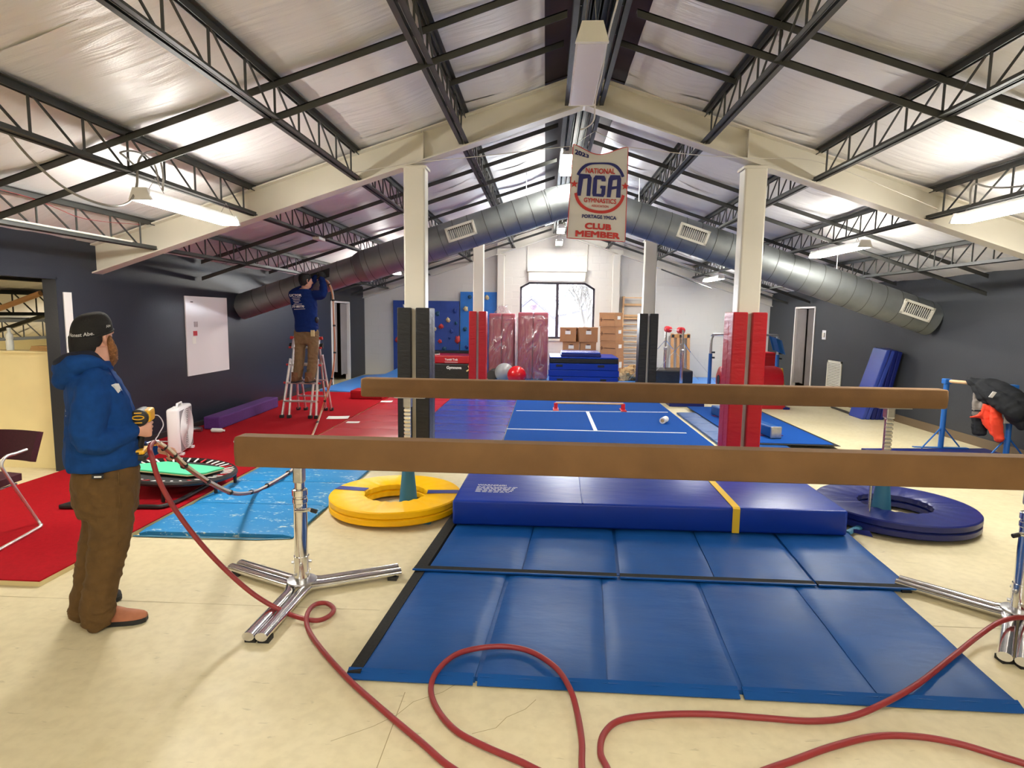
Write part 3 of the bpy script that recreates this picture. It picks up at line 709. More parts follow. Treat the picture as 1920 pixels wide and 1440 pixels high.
# ================================================================== round duct
DY = 9.98
def dz(x): return 3.64-.327*abs(x-.42)
dt = thing('air_duct', 'long galvanized spiral air duct bent over the ridge with four white grilles', 'duct', (.42, DY, 3.6))
def dpipe(name, xs, r, n=28):
    b = MB().tube([(x, DY, dz(x)) for x in xs], r, n); return b.build(name, 'galv', dt, smooth=True)
dpipe('pipe_section', [XL+.0, -3.02], .215); dpipe('pipe_section', [-3.0, .02], .262); dpipe('pipe_section', [.82, 4.3], .262); dpipe('pipe_section', [4.3, XR-.02], .262)
el = [(x, DY, z) for x, z in ((.02, dz(.02)), (.14, dz(.14)-.003), (.26, dz(.26)-.016), (.36, 3.590), (.42, 3.592), (.50, 3.588), (.60, dz(.60)-.016), (.70, dz(.70)-.003), (.82, dz(.82)))]
MB().tube(el, .266, 28).build('elbow', 'galv', dt, smooth=True)
def band(x, r, w=.03):
    s = 1 if x < .42 else -1; d = Vector((1, 0, .327*s)).normalized(); p = Vector((x, DY, dz(x)))
    return MB().tube([p-d*w/2, p+d*w/2], r, 28).build('seam_band', 'galv', dt, smooth=True)
for x in (.02, .22, .42, .62, .82): band(x, .272, .012)
MB().tube([(-3.12, DY, dz(-3.12)), (-2.98, DY, dz(-2.98))], [.225, .272], 28).build('reducer', 'galv', dt, smooth=True)
x = XL+.3
while x < XR-.1:                         # spiral lock seams
    if not .0 < x < .84:
        s = 1 if x < .42 else -1; r = .217 if x < -3.05 else .264
        ring = []; d = Vector((1, 0, .327*s)).normalized(); n2 = Vector((-d.z, 0, d.x))
        for k in range(28):
            a = 2*PI*k/28; ring.append(Vector((x, DY, dz(x)))+Vector((0, 1, 0))*math.cos(a)*r+n2*math.sin(a)*r+d*.05*(k/28))
        MB().tube(ring, .004, 4, caps=False).build('spiral_seam', 'vent_dark', dt)
    x += .24
def grille(x, r, m='vent_white'):
    s = 1 if x < .42 else -1; d = Vector((1, 0, .327*s)).normalized(); nn = Vector((0, -1, -.12)); n2 = d.cross(nn).normalized(); nn = n2.cross(d).normalized(); nn = nn if nn.y < 0 else -nn
    c = Vector((x, DY, dz(x)))+nn*(r+.004)+Vector((0, 0, .04)); up = n2 if n2.z > 0 else -n2
    b = MB(); hw, hh, fr = .24, .115, .035
    for (a0, a1, b0, b1) in ((-hw, hw, -hh, -hh+fr), (-hw, hw, hh-fr, hh), (-hw, -hw+fr, -hh, hh), (hw-fr, hw, -hh, hh)):
        q = [c+d*u+up*v for u, v in ((a0, b0), (a1, b0), (a1, b1), (a0, b1))]; b.hexa([p-nn*.03 for p in q], [p+nn*.012 for p in q])
    g = b.build('grille', m, dt)
    q = [c+d*u+up*v-nn*.02 for u, v in ((-hw+fr, -hh+fr), (hw-fr, -hh+fr), (hw-fr, hh-fr), (-hw+fr, hh-fr))]; MB().hexa([p-nn*.01 for p in q], q).build('grille_back', 'vent_dark', g)
    for k in range(13):
        u = lerp(-hw+fr+.014, hw-fr-.014, k/12); p = c+d*u; MB().bar(p-up*(hh-fr), p+up*(hh-fr), .008, .0045, nn).build('grille_slat', m, g)
grille(-1.38, .262); grille(2.28, .262); grille(5.75, .262)
# open grille hole on the left run where the worker reaches in
c0 = Vector((-3.72, DY-.213, dz(-3.72)+.05)); b = MB(); d = Vector((1, 0, .327)).normalized()
q = [c0+d*u+Vector((0, 0, v)) for u, v in ((-.28, -.07), (.20, -.07), (.20, .07), (-.28, .07))]; b.hexa([p+Vector((0, .02, 0)) for p in q], [p-Vector((0, .012, 0)) for p in q]); b.build('opening', 'black_rubber', dt)
for x in (-2.0, -.35, 1.45, 3.1, 4.6):
    s = XC+OFFS[0]*(1 if x > XC else -1)
    MB().tube([(x, DY, dz(x)+.25), (x, DY, rt(x)+.02)], .006, 6).build('hanger_rod', 'steel', dt)
# ================================================================== balance beams
def beam_body(t, x0, x1, Y, zt, m='suede', hh=.165):
    R = []; xs = [x0, x0+.006, x0+.02, x0+.05, x1-.05, x1-.02, x1-.006, x1]; sc = [.86, .95, .99, 1, 1, .99, .95, .86]
    prof = [(-.050, 0), (-.058, .004), (-.066, .07), (-.066, .095), (-.058, .158), (-.050, .165), (.050, .165), (.058, .158), (.066, .095), (.066, .07), (.058, .004), (.050, 0)]
    for x, k in zip(xs, sc): R.append([(x, Y+a*k, zt-hh/2+(b-.0825)*k*hh/.165) for a, b in prof])
    MB().rings(R).build('beam_body', m, t, smooth=True)
def chrome_base(t, x, Y, legs, zt, m='chrome', r=.024):
    for a in legs:
        d = Vector((math.cos(a), math.sin(a), 0)); n = Vector((-d.y, d.x, 0)); leg = MB()
        for s in (-1, 1):
            c = Vector((x, Y, .045))+n*s*.036
            leg.tube([c+d*.03+n*s*.02+Vector((0, 0, .012)), c+d*.12, c+d*.62], .034, 14, flat=.72)
        o = leg.build('base_leg', m, t, smooth=True)
        for s in (-1, 1):
            c = Vector((x, Y, .018))+n*s*.036+d*.57; MB().box(c.x-.03, c.x+.03, c.y-.03, c.y+.03, 0, .026).build('rubber_foot', 'black_rubber', o)
def post(t, x, Y, zt, flip=1):
    p = MB().tube([(x, Y, .03), (x, Y, .24)], .047, 20).build('post', 'chrome', t, smooth=True)
    MB().lathe([(.09, .075), (.09, .085), (.05, .092)], (x, Y, 0), 24).build('base_flange', 'steel', p, smooth=True)
    MB().tube([(x, Y, .24), (x, Y, .60)], .041, 20).build('outer_tube', 'chrome', p, smooth=True)
    MB().lathe([(.041, .58), (.046, .585), (.046, .61), (.041, .615), (.041, .625), (.047, .63), (.047, .665), (.04, .67)], (x, Y, 0), 20).build('collar', 'chrome', p, smooth=True)
    MB().tube([(x, Y, .66), (x, Y, zt-.26)], .030, 18).build('inner_tube', 'chrome', p, smooth=True)
    MB().box(x-.032, x+.032, Y-.032, Y+.032, zt-.27, zt-.168).build('bracket', 'steel', p, bevel=.012)
    MB().tube([(x, Y-.036, zt-.215), (x, Y+.036, zt-.215)], .013, 10).build('pivot_bolt', 'steel', p, smooth=True)
    MB().tube([(x-flip*.01, Y-.045, .545), (x+flip*.05, Y-.055, .55), (x+flip*.085, Y-.06, .56), (x+flip*.10, Y-.06, .555)], .012, 10).build('lock_lever', 'chrome', p, smooth=True)
    MB().tube([(x+flip*.095, Y-.06, .556), (x+flip*.13, Y-.062, .548)], .013, 10).build('lever_grip', 'black_rubber', p, smooth=True)
    for k in range(8):
        a = k*PI/4+.3; z = .13 if k % 2 else .2; q = Vector((x+math.cos(a)*.046, Y+math.sin(a)*.046, z)); MB().tube([q, q+Vector((math.cos(a), math.sin(a), 0))*.014], .009, 6).build('bolt', 'steel', p)
t = thing('balance_beam', 'brown suede balance beam on chrome tripod stands nearest the camera', 'balance beam', (-1.50, 3.555, 0), -.008, group='balance beams')
ROOTM[t] = Matrix(); BT = 1.0                      # built in its own frame, x along the beam from the left stand
def deg(*a): return [math.radians(x) for x in a]
beam_body(t, -.38, 4.62, 0, BT, hh=.188)
post(t, 0, 0, BT-.022); chrome_base(t, 0, 0, deg(156, 28, 270), BT)
post(t, 4.31, 0, BT-.022, -1); chrome_base(t, 4.31, 0, deg(136, 16, 232), BT)
MB().tube([(-.375, -.02, BT-.035), (-.395, -.03, BT-.04)], .006, 6).build('end_stud', 'white_plastic', t)
FB = 5.25; FT = 1.185
t = thing('balance_beam', 'brown suede balance beam behind the nearest one, standing in round padded collars', 'balance beam', (.88, FB, 0), group='balance beams')
beam_body(t, -1.615, 3.385, FB, FT)
for x in (-1.21, 2.945):
    p = MB().tube([(x, FB, .04), (x, FB, .55)], .035, 18).build('post', 'chrome', t, smooth=True)
    MB().lathe([(.085, .04), (.06, .30), (.042, .47), (.036, .48)], (x, FB, 0), 20).build('post_sleeve', 'teal_sleeve', p, smooth=True)
    MB().lathe([(.036, .53), (.05, .54), (.05, .58), (.03, .60)], (x, FB, 0), 18).build('collar', 'chrome', p, smooth=True)
    MB().box(x-.026, x+.026, FB-.02, FB+.02, .56, FT-.26).build('inner_tube', 'steel', p, bevel=.006)
    for k in range(9):
        z = .62+k*.034; MB().box(x-.031, x+.031, FB-.026, FB-.012, z, z+.024).build('height_notch', 'chrome', p, bevel=.004)
    MB().box(x-.036, x+.036, FB-.035, FB+.035, FT-.26, FT-.168).build('bracket', 'steel', p, bevel=.01)
    MB().box(x-.11, x+.16, FB-.05, FB+.05, FT-.172, FT-.163).build('mounting_plate', 'steel', p)
    for a in deg(100, 220, 340):
        d = Vector((math.cos(a), math.sin(a), 0)); c = Vector((x, FB, .04)); MB().tube([c, c+d*.62], .03, 10, flat=.6).build('base_leg', 'teal_sleeve', t, smooth=True)
MB().tube([(2.76, FB-.16, .10), (2.82, FB-.04, .55)], .012, 8).build('brace_rod', 'chrome', t, smooth=True)
# ================================================================== padded rings round the far beam's posts
def ring_mat(cx, cy, R, r, m, label, straps, seam):
    t = thing('ring_mat', label, 'ring mat', (cx, cy, 0), group='ring mats')
    for z0, z1, nm in ((.028, .086, 'lower_pad'), (.089, .150, 'upper_pad')):
        for h in (0, 1):
            b = MB(); a0 = seam+h*PI+.006; a1 = seam+h*PI+PI-.006; rg = []; n = 40
            for i in range(n+1):
                a = lerp(a0, a1, i/n); c, s = math.cos(a), math.sin(a); e = .010; wv = .004*math.sin(a*22)
                rg.append([(cx+c*q, cy+s*q, z) for q, z in ((r+wv, z0+e), (r+e, z0), (R-e, z0), (R, z0+e), (R, z1-e), (R-e, z1), (r+e*1.5, z1+wv), (r+wv, z1-e))])
            b.rings(rg); b.build(nm, m, t, smooth=True)
    if straps:
        for a in straps:
            d = Vector((math.cos(a), math.sin(a), 0)); n = Vector((-d.y, d.x, 0)); c = Vector((cx, cy, .151))
            q = [c+d*(r+.01)-n*.05, c+d*(R-.015)-n*.05, c+d*(R-.015)+n*.05, c+d*(r+.01)+n*.05]; MB().hexa(q, [p+Vector((0, 0, .003)) for p in q]).build('strap', straps and 'blue_strap', t)
    for a in deg(45, 135, 225, 315): MB().box(cx+math.cos(a)*R*.8-.05, cx+math.cos(a)*R*.8+.05, cy+math.sin(a)*R*.8-.03, cy+math.sin(a)*R*.8+.03, 0, .03).build('foot', 'black_rubber', t)
ring_mat(-1.32, 5.24, .585, .275, 'yellow_vinyl', 'yellow round padded ring with blue straps around the left post of the far beam', deg(172, 6), math.radians(0))
ring_mat(3.13, 5.38, .63, .29, 'navy_mat', 'dark blue round padded ring around the right post of the far beam', None, math.radians(-14))
q = fl(795, 982); tag(MB().box(q.x-.08, q.x+.06, q.y-.02, q.y+.05, 0, .04).build('stand_foot', 'teal_sleeve', bevel=.012), 'small dark teal stand foot sticking out beside the yellow ring', 'stand foot')
# ================================================================== folding mats in the foreground
def panel_mat(name, label, cat, O, U, V, cuts, depth, th, m, group=None, gaps=(), velcro=None, lift=0., puff=.003):
    O, U, V = Vector(O), Vector(U), Vector(V); t = thing(name, label, cat, O, group=group)
    for i, (a, b) in enumerate(zip(cuts, cuts[1:])):
        ga = .012 if i in gaps else .0035; gb = .012 if (i+1) in gaps else .0035
        def P(u, v, z): return O+U*u+V*v+Vector((0, 0, z+lift))
        e = .012; a0, b0 = a+ga, b-gb; n = 14; k = 8; bmb = MB()
        def top(u, v, a0=a0, b0=b0):
            x = lerp(a0, b0, u); y = v*depth; ed = min(u, 1-u, v*1.4, (1-v)*1.4)
            return P(x, y, th-.010*max(0, 1-ed/.035)**2+puff*math.sin(PI*u)*math.sin(PI*v)+.0022*math.sin(x*31+y*9)*(ed < .22))
        bmb.sheet(n, k, top, th*.93); bmb.build('mat_panel', m, t, smooth=True)
        if i: q = [P(a-.02, .012, .002), P(a+.02, .012, .002), P(a+.02, depth-.01, .002), P(a-.02, depth-.01, .002)]; MB().hexa(q, [p+Vector((0, 0, th*.55)) for p in q]).build('hinge_fabric', 'blue_mat', t)
    return t
lo = panel_mat('folding_mat', 'blue folding mat with black velcro strip, nearest the camera', 'mat', (-.918, 2.70, 0), (1, -.006, 0), (.068, 1, 0), [.055, .625, 1.245, 1.87, 2.49, 3.11], 1.2, .04, 'blue_mat', 'blue folding mats', gaps=(1, 3))
MB().hexa([Vector((-.925, 2.69, 0)), Vector((-.86, 2.69, 0)), Vector((-.775, 3.9, 0)), Vector((-.845, 3.9, 0))], [Vector((-.925, 2.69, .03)), Vector((-.86, 2.69, .036)), Vector((-.775, 3.9, .036)), Vector((-.845, 3.9, .03))]).build('velcro_strip', 'velcro', lo)
for a, b in ((0., .615), (.635, 1.86), (1.88, 3.12)):
    O = Vector((-.925, 2.70, 0)); U = Vector((1, -.006, 0)); q = [O+U*a+Vector((0, -.035, 0)), O+U*b+Vector((0, -.035, 0)), O+U*b+Vector((0, .02, 0)), O+U*a+Vector((0, .02, 0))]
    MB().hexa([p+Vector((0, 0, .008)) for p in q[:2]]+[p+Vector((0, 0, .03)) for p in q[2:]], [p+Vector((0, 0, .014)) for p in q[:2]]+[p+Vector((0, 0, .038)) for p in q[2:]]).build('front_hem', 'blue_mat', lo)
up = panel_mat('folding_mat', 'blue folding mat with black velcro edges between the front mat and the thick landing mat', 'mat', (-.835, 3.90, 0), (1, -.006, 0), (.075, 1, 0), [.075, .71, 1.355, 1.99, 2.63, 3.24], 1.2, .052, 'blue_mat', 'blue folding mats', gaps=(2, 4))
O, U, V = Vector((-.835, 3.90, 0)), Vector((1, -.006, 0)), Vector((.075, 1, 0)); Z = Vector((0, 0, 1))
for a, b in ((-.02, 1.345), (1.365, 2.625), (2.64, 3.26)):
    q = [O+U*a-V*.05, O+U*b-V*.05, O+U*b+V*.012, O+U*a+V*.012]; MB().hexa([p+Z*.043 for p in q], [p+Z*.047 for p in q]).build('velcro_strip', 'velcro', up)
    q = [O+U*a-V*.062, O+U*b-V*.062, O+U*b-V*.05, O+U*a-V*.05]; MB().hexa([p+Z*.042 for p in q], [p+Z*.052 for p in q]).build('flap_edge', 'blue_mat', up)
q = [O-U*.02-V*.0, O+U*.06-V*.0, O+U*.06+V*1.2, O-U*.02+V*1.2]; MB().hexa(q, [p+Z*.044 for p in q]).build('velcro_strip', 'velcro', up)
panel_mat('folding_mat', 'blue folding mat mostly hidden beneath the thick landing mat', 'mat', (-.745, 5.14, 0), (1, 0, 0), (.03, 1, 0), [0, .62, 1.24, 1.86, 2.48, 3.1], 1.25, .05, 'navy_mat', 'blue folding mats')
# thick landing mat
c = [fl(848, 984, .055), fl(1588, 1006, .055)]; bl, br = c; t = thing('landing_mat', 'thick royal blue landing mat with a yellow stripe under the near beam', 'mat', (bl+br)/2)
V = Vector((.03, 1.5, 0)); zt = .262
def lm(u, v, z):
    p = bl.lerp(br, u)+V*v; p.z = z; return p
MB().hexa([lm(0, 0, .056), lm(1, 0, .056), lm(1, 1, .056), lm(0, 1, .056)], [lm(0, 0, zt), lm(1, 0, zt), lm(1, 1, zt), lm(0, 1, zt)]).build('mat_body', 'royal_mat', t, bevel=.022, seg=3, smooth=True)
for u in (.335,):
    MB().tube([lm(u, v/10, zt+.001) for v in range(11)], .006, 6).build('seam', 'royal_mat', t, smooth=True)
for u, nm in ((.722, 'yellow_stripe'),):
    w = .009; P = [(-.006, .06), (-.006, zt-.008), (.004, zt+.004), (1.0, zt+.004)]
    b = MB()
    for (v0, z0), (v1, z1) in zip(P, P[1:]):
        k = [lm(u-w, v0, z0), lm(u+w, v0, z0), lm(u+w, v1, z1), lm(u-w, v1, z1)]; n = (k[1]-k[0]).cross(k[3]-k[0]).normalized()*.002; b.hexa([p-n for p in k], [p+n for p in k])
    b.build(nm, 'yellow_strap', t)
text('warning_print', 'WARNING!', .05, 'white_print', t, lm(.088, .30, zt+.0015), (1, 0, 0), (0, 1, 0), .001)
for k in range(6):
    q = lm(.048, .265-k*.02, zt+.001); x = q.x
    b = MB()
    while x < q.x+.32-.04*(k == 5):
        w_ = random.uniform(.02, .06); b.box(x, x+w_, q.y, q.y+.008, zt, zt+.0025); x += w_+.012
    b.build('warning_print', 'white_print', t)
MB().grid(6, 4, lambda u, v: (2.50+u*.09, 4.83-.12*v*u-.02, .06+.03*math.sin(PI*v)+.01*u)).build('corner_flap', 'navy_mat', t, smooth=True)
# ================================================================== carpets and mats on the hall floor
def slab(name, label, cat, poly, z0, z1, m, group=None, bevel=.006):
    return tag(MB().prism(poly, 'z', z0, z1).build(name, m, bevel=bevel), label, cat, group)
t = thing('carpet_strip', 'long red bonded carpet with foam edge along the left wall', 'carpet', (-4.1, 8, 0))
P = [(XL+.03, 3.48), (-3.17, 3.48), (-3.17, 12.72), (XL+.03, 12.72)]
MB().prism(P, 'z', .034, .042).build('pile', 'red_carpet', t); MB().prism([(XL+.031, 3.484), (-3.174, 3.484), (-3.174, 12.72), (XL+.031, 12.72)], 'z', 0, .034).build('foam_backing', 'foam_edge', t)
def tumbling(name, label, x0, x1, y0, y1, m, lines, th=.04, group='tumbling panel mats'):
    t = thing(name, label, 'mat', ((x0+x1)/2, y0, 0), group=group); ys = [y0]+list(lines)+[y1]
    for a, b in zip(ys, ys[1:]):
        MB().sheet(10, 6, lambda u, v: (lerp(x0, x1, u), lerp(a+.004, b-.004, v), th-.005*max(0, 1-min(v, 1-v)/.05)**2-.006*max(0, 1-min(u, 1-u)/.05)**2+.0015*math.sin(PI*v)+.0015*math.sin(u*19+b*7)), th*.95).build('mat_panel', m, t, smooth=True)
    return t
tumbling('panel_mat', 'glossy red panel mat beside the left black column pads', -3.16, -1.925, 6.95, 12.4, 'red_mat', [7.55, 8.15, 8.76, 9.37, 9.98, 10.6, 11.2, 11.8])
tumbling('panel_mat', 'glossy violet blue panel mat between the red mat and the blue runway', -1.90, -.56, 6.95, 12.5, 'violet_mat', [7.55, 8.15, 8.76, 9.37, 9.98, 10.6, 11.2, 11.85])
t = thing('tumbling_runway', 'blue carpet runway with white tape lines in the middle of the hall', 'carpet', (.9, 10, 0))
MB().box(-.545, 2.31, 6.7, 12.9, .03, .042).build('pile', 'blue_carpet', t); MB().box(-.54, 2.305, 6.71, 12.9, 0, .03).build('foam_backing', 'foam_edge', t)
for q in ((fl(950, 804, .043), fl(1287, 812, .043)), (fl(968, 770, .043), fl(1252, 773, .043)), (fl(1101, 771, .043), fl(1117, 808, .043))):
    a, b = q; d = (b-a).normalized(); n = Vector((-d.y, d.x, 0))*.022*(1.3 if q[0].x > .5 and abs(d.x) < .5 else 1); a.z = b.z = .0435; MB().hexa([a-n, b-n, b+n, a+n], [p+Vector((0, 0, .0015)) for p in (a-n, b-n, b+n, a+n)]).build('tape_line', 'white_print', t)
# worn sky blue mat
t = thing('gym_mat', 'worn sky blue vinyl mat with pale scuffs beside the red carpet', 'mat', (-2.55, 5.5, 0))
for a, b in ((4.41, 5.14), (5.15, 5.87), (5.88, 6.62)):
    MB().sheet(16, 8, lambda u, v: (lerp(-3.15, -1.93, u), lerp(a, b, v)+.03*u-.02, .046-.018*max(0, 1-min(u, 1-u)/.04)**2-.012*max(0, 1-min(v, 1-v)/.06)**2), .044).build('mat_panel', 'sky_vinyl', t, smooth=True)
MB().tube([(-3.17, 4.36, .006), (-2.6, 4.36, .012), (-2.2, 4.37, .007), (-1.95, 4.42, .006)], .012, 6, flat=.4).build('bottom_flap', 'teal_sleeve', t, smooth=True)
# mats on the right
tumbling('panel_mat', 'blue panel mat right of the runway beside the red column pads', 2.42, 3.32, 7.2, 11.0, 'blue_mat', [7.9, 8.55, 9.2, 9.85, 10.45])
t = thing('bar_mat', 'blue carpet mat with black border under the low blue beam', 'mat', (3.5, 9.5, 0)); MB().box(2.75, 3.97, 8.32, 11.6, .05, .056).build('pile', 'blue_carpet', t)
MB().prism([(2.74, 8.25), (4.03, 8.25), (4.02, 11.65), (2.74, 11.65)], 'z', .0445, .05).build('border', 'velcro', t)
t = thing('floor_beam', 'low blue floor beam with a steel end plate on the right mat', 'floor beam', (3.2, 9.6, .056))
P0, P1 = Vector((3.30, 8.62, 0)), Vector((3.02, 10.7, 0)); dd = (P1-P0).normalized(); nn = Vector((-dd.y, dd.x, 0))
MB().bar(P0+Vector((0, 0, .146)), P1+Vector((0, 0, .146)), .15, .16).build('beam_body', 'blue_mat', t, bevel=.02)
MB().bar(P0-dd*.02+Vector((0, 0, .146)), P0+dd*.01+Vector((0, 0, .146)), .165, .175).build('end_plate', 'steel', t, bevel=.018)
for k in (0.12, .9): p = P0.lerp(P1, k); MB().bar(p-nn*.22+Vector((0, 0, .06)), p+nn*.12+Vector((0, 0, .06)), .12, .012).build('foot', 'purple_carpet', t)
slab('folded_mat', 'dark blue folded mat lying flat right of the runway far end', 'mat', [(2.47, 11.9), (3.15, 11.9), (3.15, 12.4), (2.47, 12.4)], .0, .2, 'navy_mat', bevel=.01)
t = thing('practice_bar', 'small low bar of pale wood on red feet across the runway', 'floor bar', (.85, 11.2, .042)); a, b = fl(1042, 768, .043), fl(1168, 770, .043)
MB().tube([a+Vector((0, 0, .125)), b+Vector((0, 0, .125))], .02, 10).build('bar', 'wood_light', t, smooth=True)
for p in (a, b): MB().box(p.x-.035, p.x+.035, p.y-.02, p.y+.02, .043, .17).box(p.x-.05, p.x+.05, p.y-.15, p.y+.15, .043, .065).build('foot', 'red_pad', t, bevel=.006)
p = fl(1245, 793, .043); t = thing('tape_roll', 'white paper roll lying on the blue runway edge', 'roll', p); d = Vector((.5, 1, 0)).normalized()
b = MB(); c = p+Vector((0, 0, .051)); b.tube([c-d*.10, c+d*.10], .05, 18); b.build('roll', 'paper', t, smooth=True); MB().tube([c-d*.102, c-d*.09], .03, 12).build('core', 'kraft', t)
# low red box and sheets of paper on the red mats
t = thing('foam_block', 'low red vinyl block on the red carpet left of the beam end', 'block', (-3.6, 11.95, .042)); MB().box(-3.86, -3.22, 11.72, 12.2, .043, .21).build('block_body', 'red_vinyl', t, bevel=.012); MB().box(-3.865, -3.215, 11.715, 12.2, .175, .185).build('piping', 'red_pad', t)
def paper(px, py, z, wd, dp, rot, label, m='paper'):
    p = fl(px, py, z); o = MB().sheet(4, 4, lambda u, v: ((u-.5)*wd, (v-.5)*dp, .003+.01*(u-.5)**2), .002); o.xf(Matrix.Translation(p) @ Matrix.Rotation(rot, 4, 'Z')); return tag(o.build('paper_sheet', m), label, 'paper', 'sheets of paper on the floor')
paper(634, 783, .043, .34, .26, .2, 'open printed booklet lying on red carpet by the ladder foot'); paper(662, 792, .043, .20, .14, .1, 'small paper on the red panel mat nearest the ladder'); paper(725, 753, .043, .22, .2, .1, 'small paper on the red panel mat close to the black column pad')
slab('gym_mat', 'sky blue mat on the floor by the left doorway curtains', 'mat', [(-4.98, 13.0), (-4.15, 12.75), (-3.2, 12.75), (-3.1, 16.6), (-4.5, 16.7), (-4.98, 16.2)], .0, .05, 'sky_blue')
t = thing('wedge_mat', 'peaked sky blue mat in the rear left corner', 'mat', (-3.7, 16, .05)); MB().hexa([Vector(p) for p in ((-4.4, 15.0, .051), (-3.35, 15.0, .051), (-3.35, 16.7, .051), (-4.4, 16.7, .051))], [Vector(p) for p in ((-4.3, 15.1, .10), (-3.35, 15.1, .10), (-3.37, 16.65, .26), (-3.95, 16.65, .30))]).build('wedge', 'sky_blue', t, bevel=.02)
# ================================================================== left wall furniture
a, b_, c, d = [atX(*p, XL+.012) for p in ((346, 555), (417, 558), (424, 690), (351, 702))]
t = thing('whiteboard', 'tall bare whiteboard hung on the dark left wall', 'whiteboard', (XL+.01, (a.y+b_.y)/2, 1.4)); y0, y1, z0, z1 = a.y, b_.y+.12, (c.z+d.z)/2-.03, (a.z+b_.z)/2
MB().box(XL+.001, XL+.016, y0, y1, z0, z1).build('panel', 'whiteboard', t)
def on_board(y, z, wd, h, m, n): MB().box(XL+.017, XL+.020, y-wd/2, y+wd/2, z-h/2, z+h/2).build(n, m, t)
q = atX(364, 625, XL); on_board(q.y, q.z, .10, .07, 'red_pad', 'magnet'); q = atX(365, 608, XL); on_board(q.y, q.z, .09, .08, 'glass', 'clip'); q = atX(362, 638, XL); on_board(q.y, q.z, .09, .10, 'paper', 'note'); q = atX(357, 566, XL); on_board(q.y, q.z, .06, .012, 'black_rubber', 'mark')
# box fan
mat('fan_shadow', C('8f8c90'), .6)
fp = fl(340, 846, .042); t = thing('box_fan', 'white box fan with round spiral grille on red carpet by the dark wall', 'fan', fp, math.radians(106))
w2, hh, dp = .27, .56, .14
MB().box(-w2, w2, -dp/2, dp/2, .02, hh).build('shell', 'white_plastic', t, bevel=.03, seg=3, smooth=True, world=False)
MB().box(-w2+.03, w2-.03, -dp/2-.004, -dp/2+.002, .05, hh-.03).build('grille_plate', 'fan_shadow', t, world=False)  # plate painted grey for the shade inside the fan
for k in range(11):
    r = .025+k*.022; MB().tube([(r*math.cos(i*PI/20), -dp/2-.008, .29+r*math.sin(i*PI/20)) for i in range(40)], .0055, 5, closed=True).build('grille_ring', 'white_plastic', t, world=False)
for k in range(6):
    aa = k*PI/3; MB().bar((0, -dp/2-.005, .29), (.24*math.cos(aa), -dp/2-.005, .29+.24*math.sin(aa)), .006, .006).build('grille_spoke', 'white_plastic', t, world=False)
MB().lathe([(.04, -dp/2-.014), (.04, -dp/2-.004)], (0, 0, .29), 16, 'y').build('hub_cap', 'white_plastic', t, world=False)
MB().tube([(-.10, 0, hh-.01), (-.08, 0, hh+.035), (.08, 0, hh+.035), (.10, 0, hh-.01)], .012, 8).build('carry_handle', 'white_plastic', t, world=False)
MB().lathe([(.022, hh-.005), (.018, hh+.02)], (-.17, 0, 0), 12).build('dial', 'white_plastic', t, world=False)
for x in (-.2, .2): MB().box(x-.03, x+.03, -dp/2-.02, dp/2+.02, 0, .025).build('foot', 'white_plastic', t, world=False)
q = atX(274, 783, XL); t = thing('wall_outlet', 'white wall outlet with plugged in cord near the box fan', 'outlet', q); MB().box(XL, XL+.008, q.y-.045, q.y+.045, q.z-.08, q.z+.08).build('cover_plate', 'white_plastic', t, bevel=.003); MB().box(XL+.008, XL+.04, q.y+.0, q.y+.035, q.z+.0, q.z+.035).build('plug', 'white_plastic', t, bevel=.004)
cable('fan_cord', [(XL+.04, q.y+.02, q.z+.02), (XL+.10, q.y+.10, q.z+.01), (XL+.12, q.y+.16, q.z-.12), (XL+.10, q.y+.08, q.z-.24), (XL+.14, q.y+.0, .06), (XL+.5, q.y+.05, .05), (-4.62, 7.25, .055)], .007, 'white_plastic', 'white power cord hanging from the wall outlet to the fan')
# purple foam beam along the wall
t = thing('foam_beam', 'long purple carpeted foam beam on the carpet along the left wall', 'foam beam', (-4.88, 9.6, .042)); P0, P1 = Vector((-4.80, 8.35, .135)), Vector((-4.90, 10.5, .135))
MB().bar(P0, P1, .24, .185).build('beam_body', 'purple_carpet', t, bevel=.02)
t = thing('metal_clamp', 'silver clamp on the carpet at the near end of the purple beam', 'clamp', (-4.95, 8.2, .042)); MB().tube([(-5.03, 8.2, .075), (-4.86, 8.2, .075)], .032, 10).build('jaw', 'steel', t, smooth=True); MB().box(-5.0, -4.95, 8.1, 8.25, .043, .09).build('bracket', 'chrome', t)
t = thing('plastic_bottle', 'small clear bottle lying on the carpet at the end of the purple beam', 'bottle', (-4.6, 8.15, .042)); MB().lathe([(.012, -.1), (.03, -.08), (.03, .05), (.015, .08), (.015, .1)], (-4.6, 8.15, .074), 12, 'x').build('bottle_body', 'bottle_white', t, smooth=True)
# trampoline
TC = fl(388, 897, .2)+Vector((-.43, .22, -.2)); t = thing('mini_trampoline', 'low round black trampoline on a tube frame behind the standing man', 'trampoline', (TC.x, TC.y, .042))
R = .52; tilt = Matrix.Translation(TC+Vector((0, 0, .20))) @ Matrix.Rotation(math.radians(-3), 4, 'X') @ Matrix.Rotation(math.radians(4), 4, 'Y')
MB().lathe([(.001, -.012), (R-.10, 0), (R-.10, -.006), (.001, -.018)], (0, 0, 0), 40).xf(tilt).build('jump_bed', 'tramp_bed', t, smooth=True)
MB().tube([(R*math.cos(i*PI/24), R*math.sin(i*PI/24), 0) for i in range(48)], .026, 8, closed=True).xf(tilt).build('rim', 'black_frame', t, smooth=True)
for k in range(40):
    a = 2*PI*k/40; MB().bar((math.cos(a)*(R-.11), math.sin(a)*(R-.11), .004), (math.cos(a)*(R-.01), math.sin(a)*(R-.01), .02), .018, .006).xf(tilt).build('spring_strap', 'white_strap' if k % 5 else 'red_pad', t)
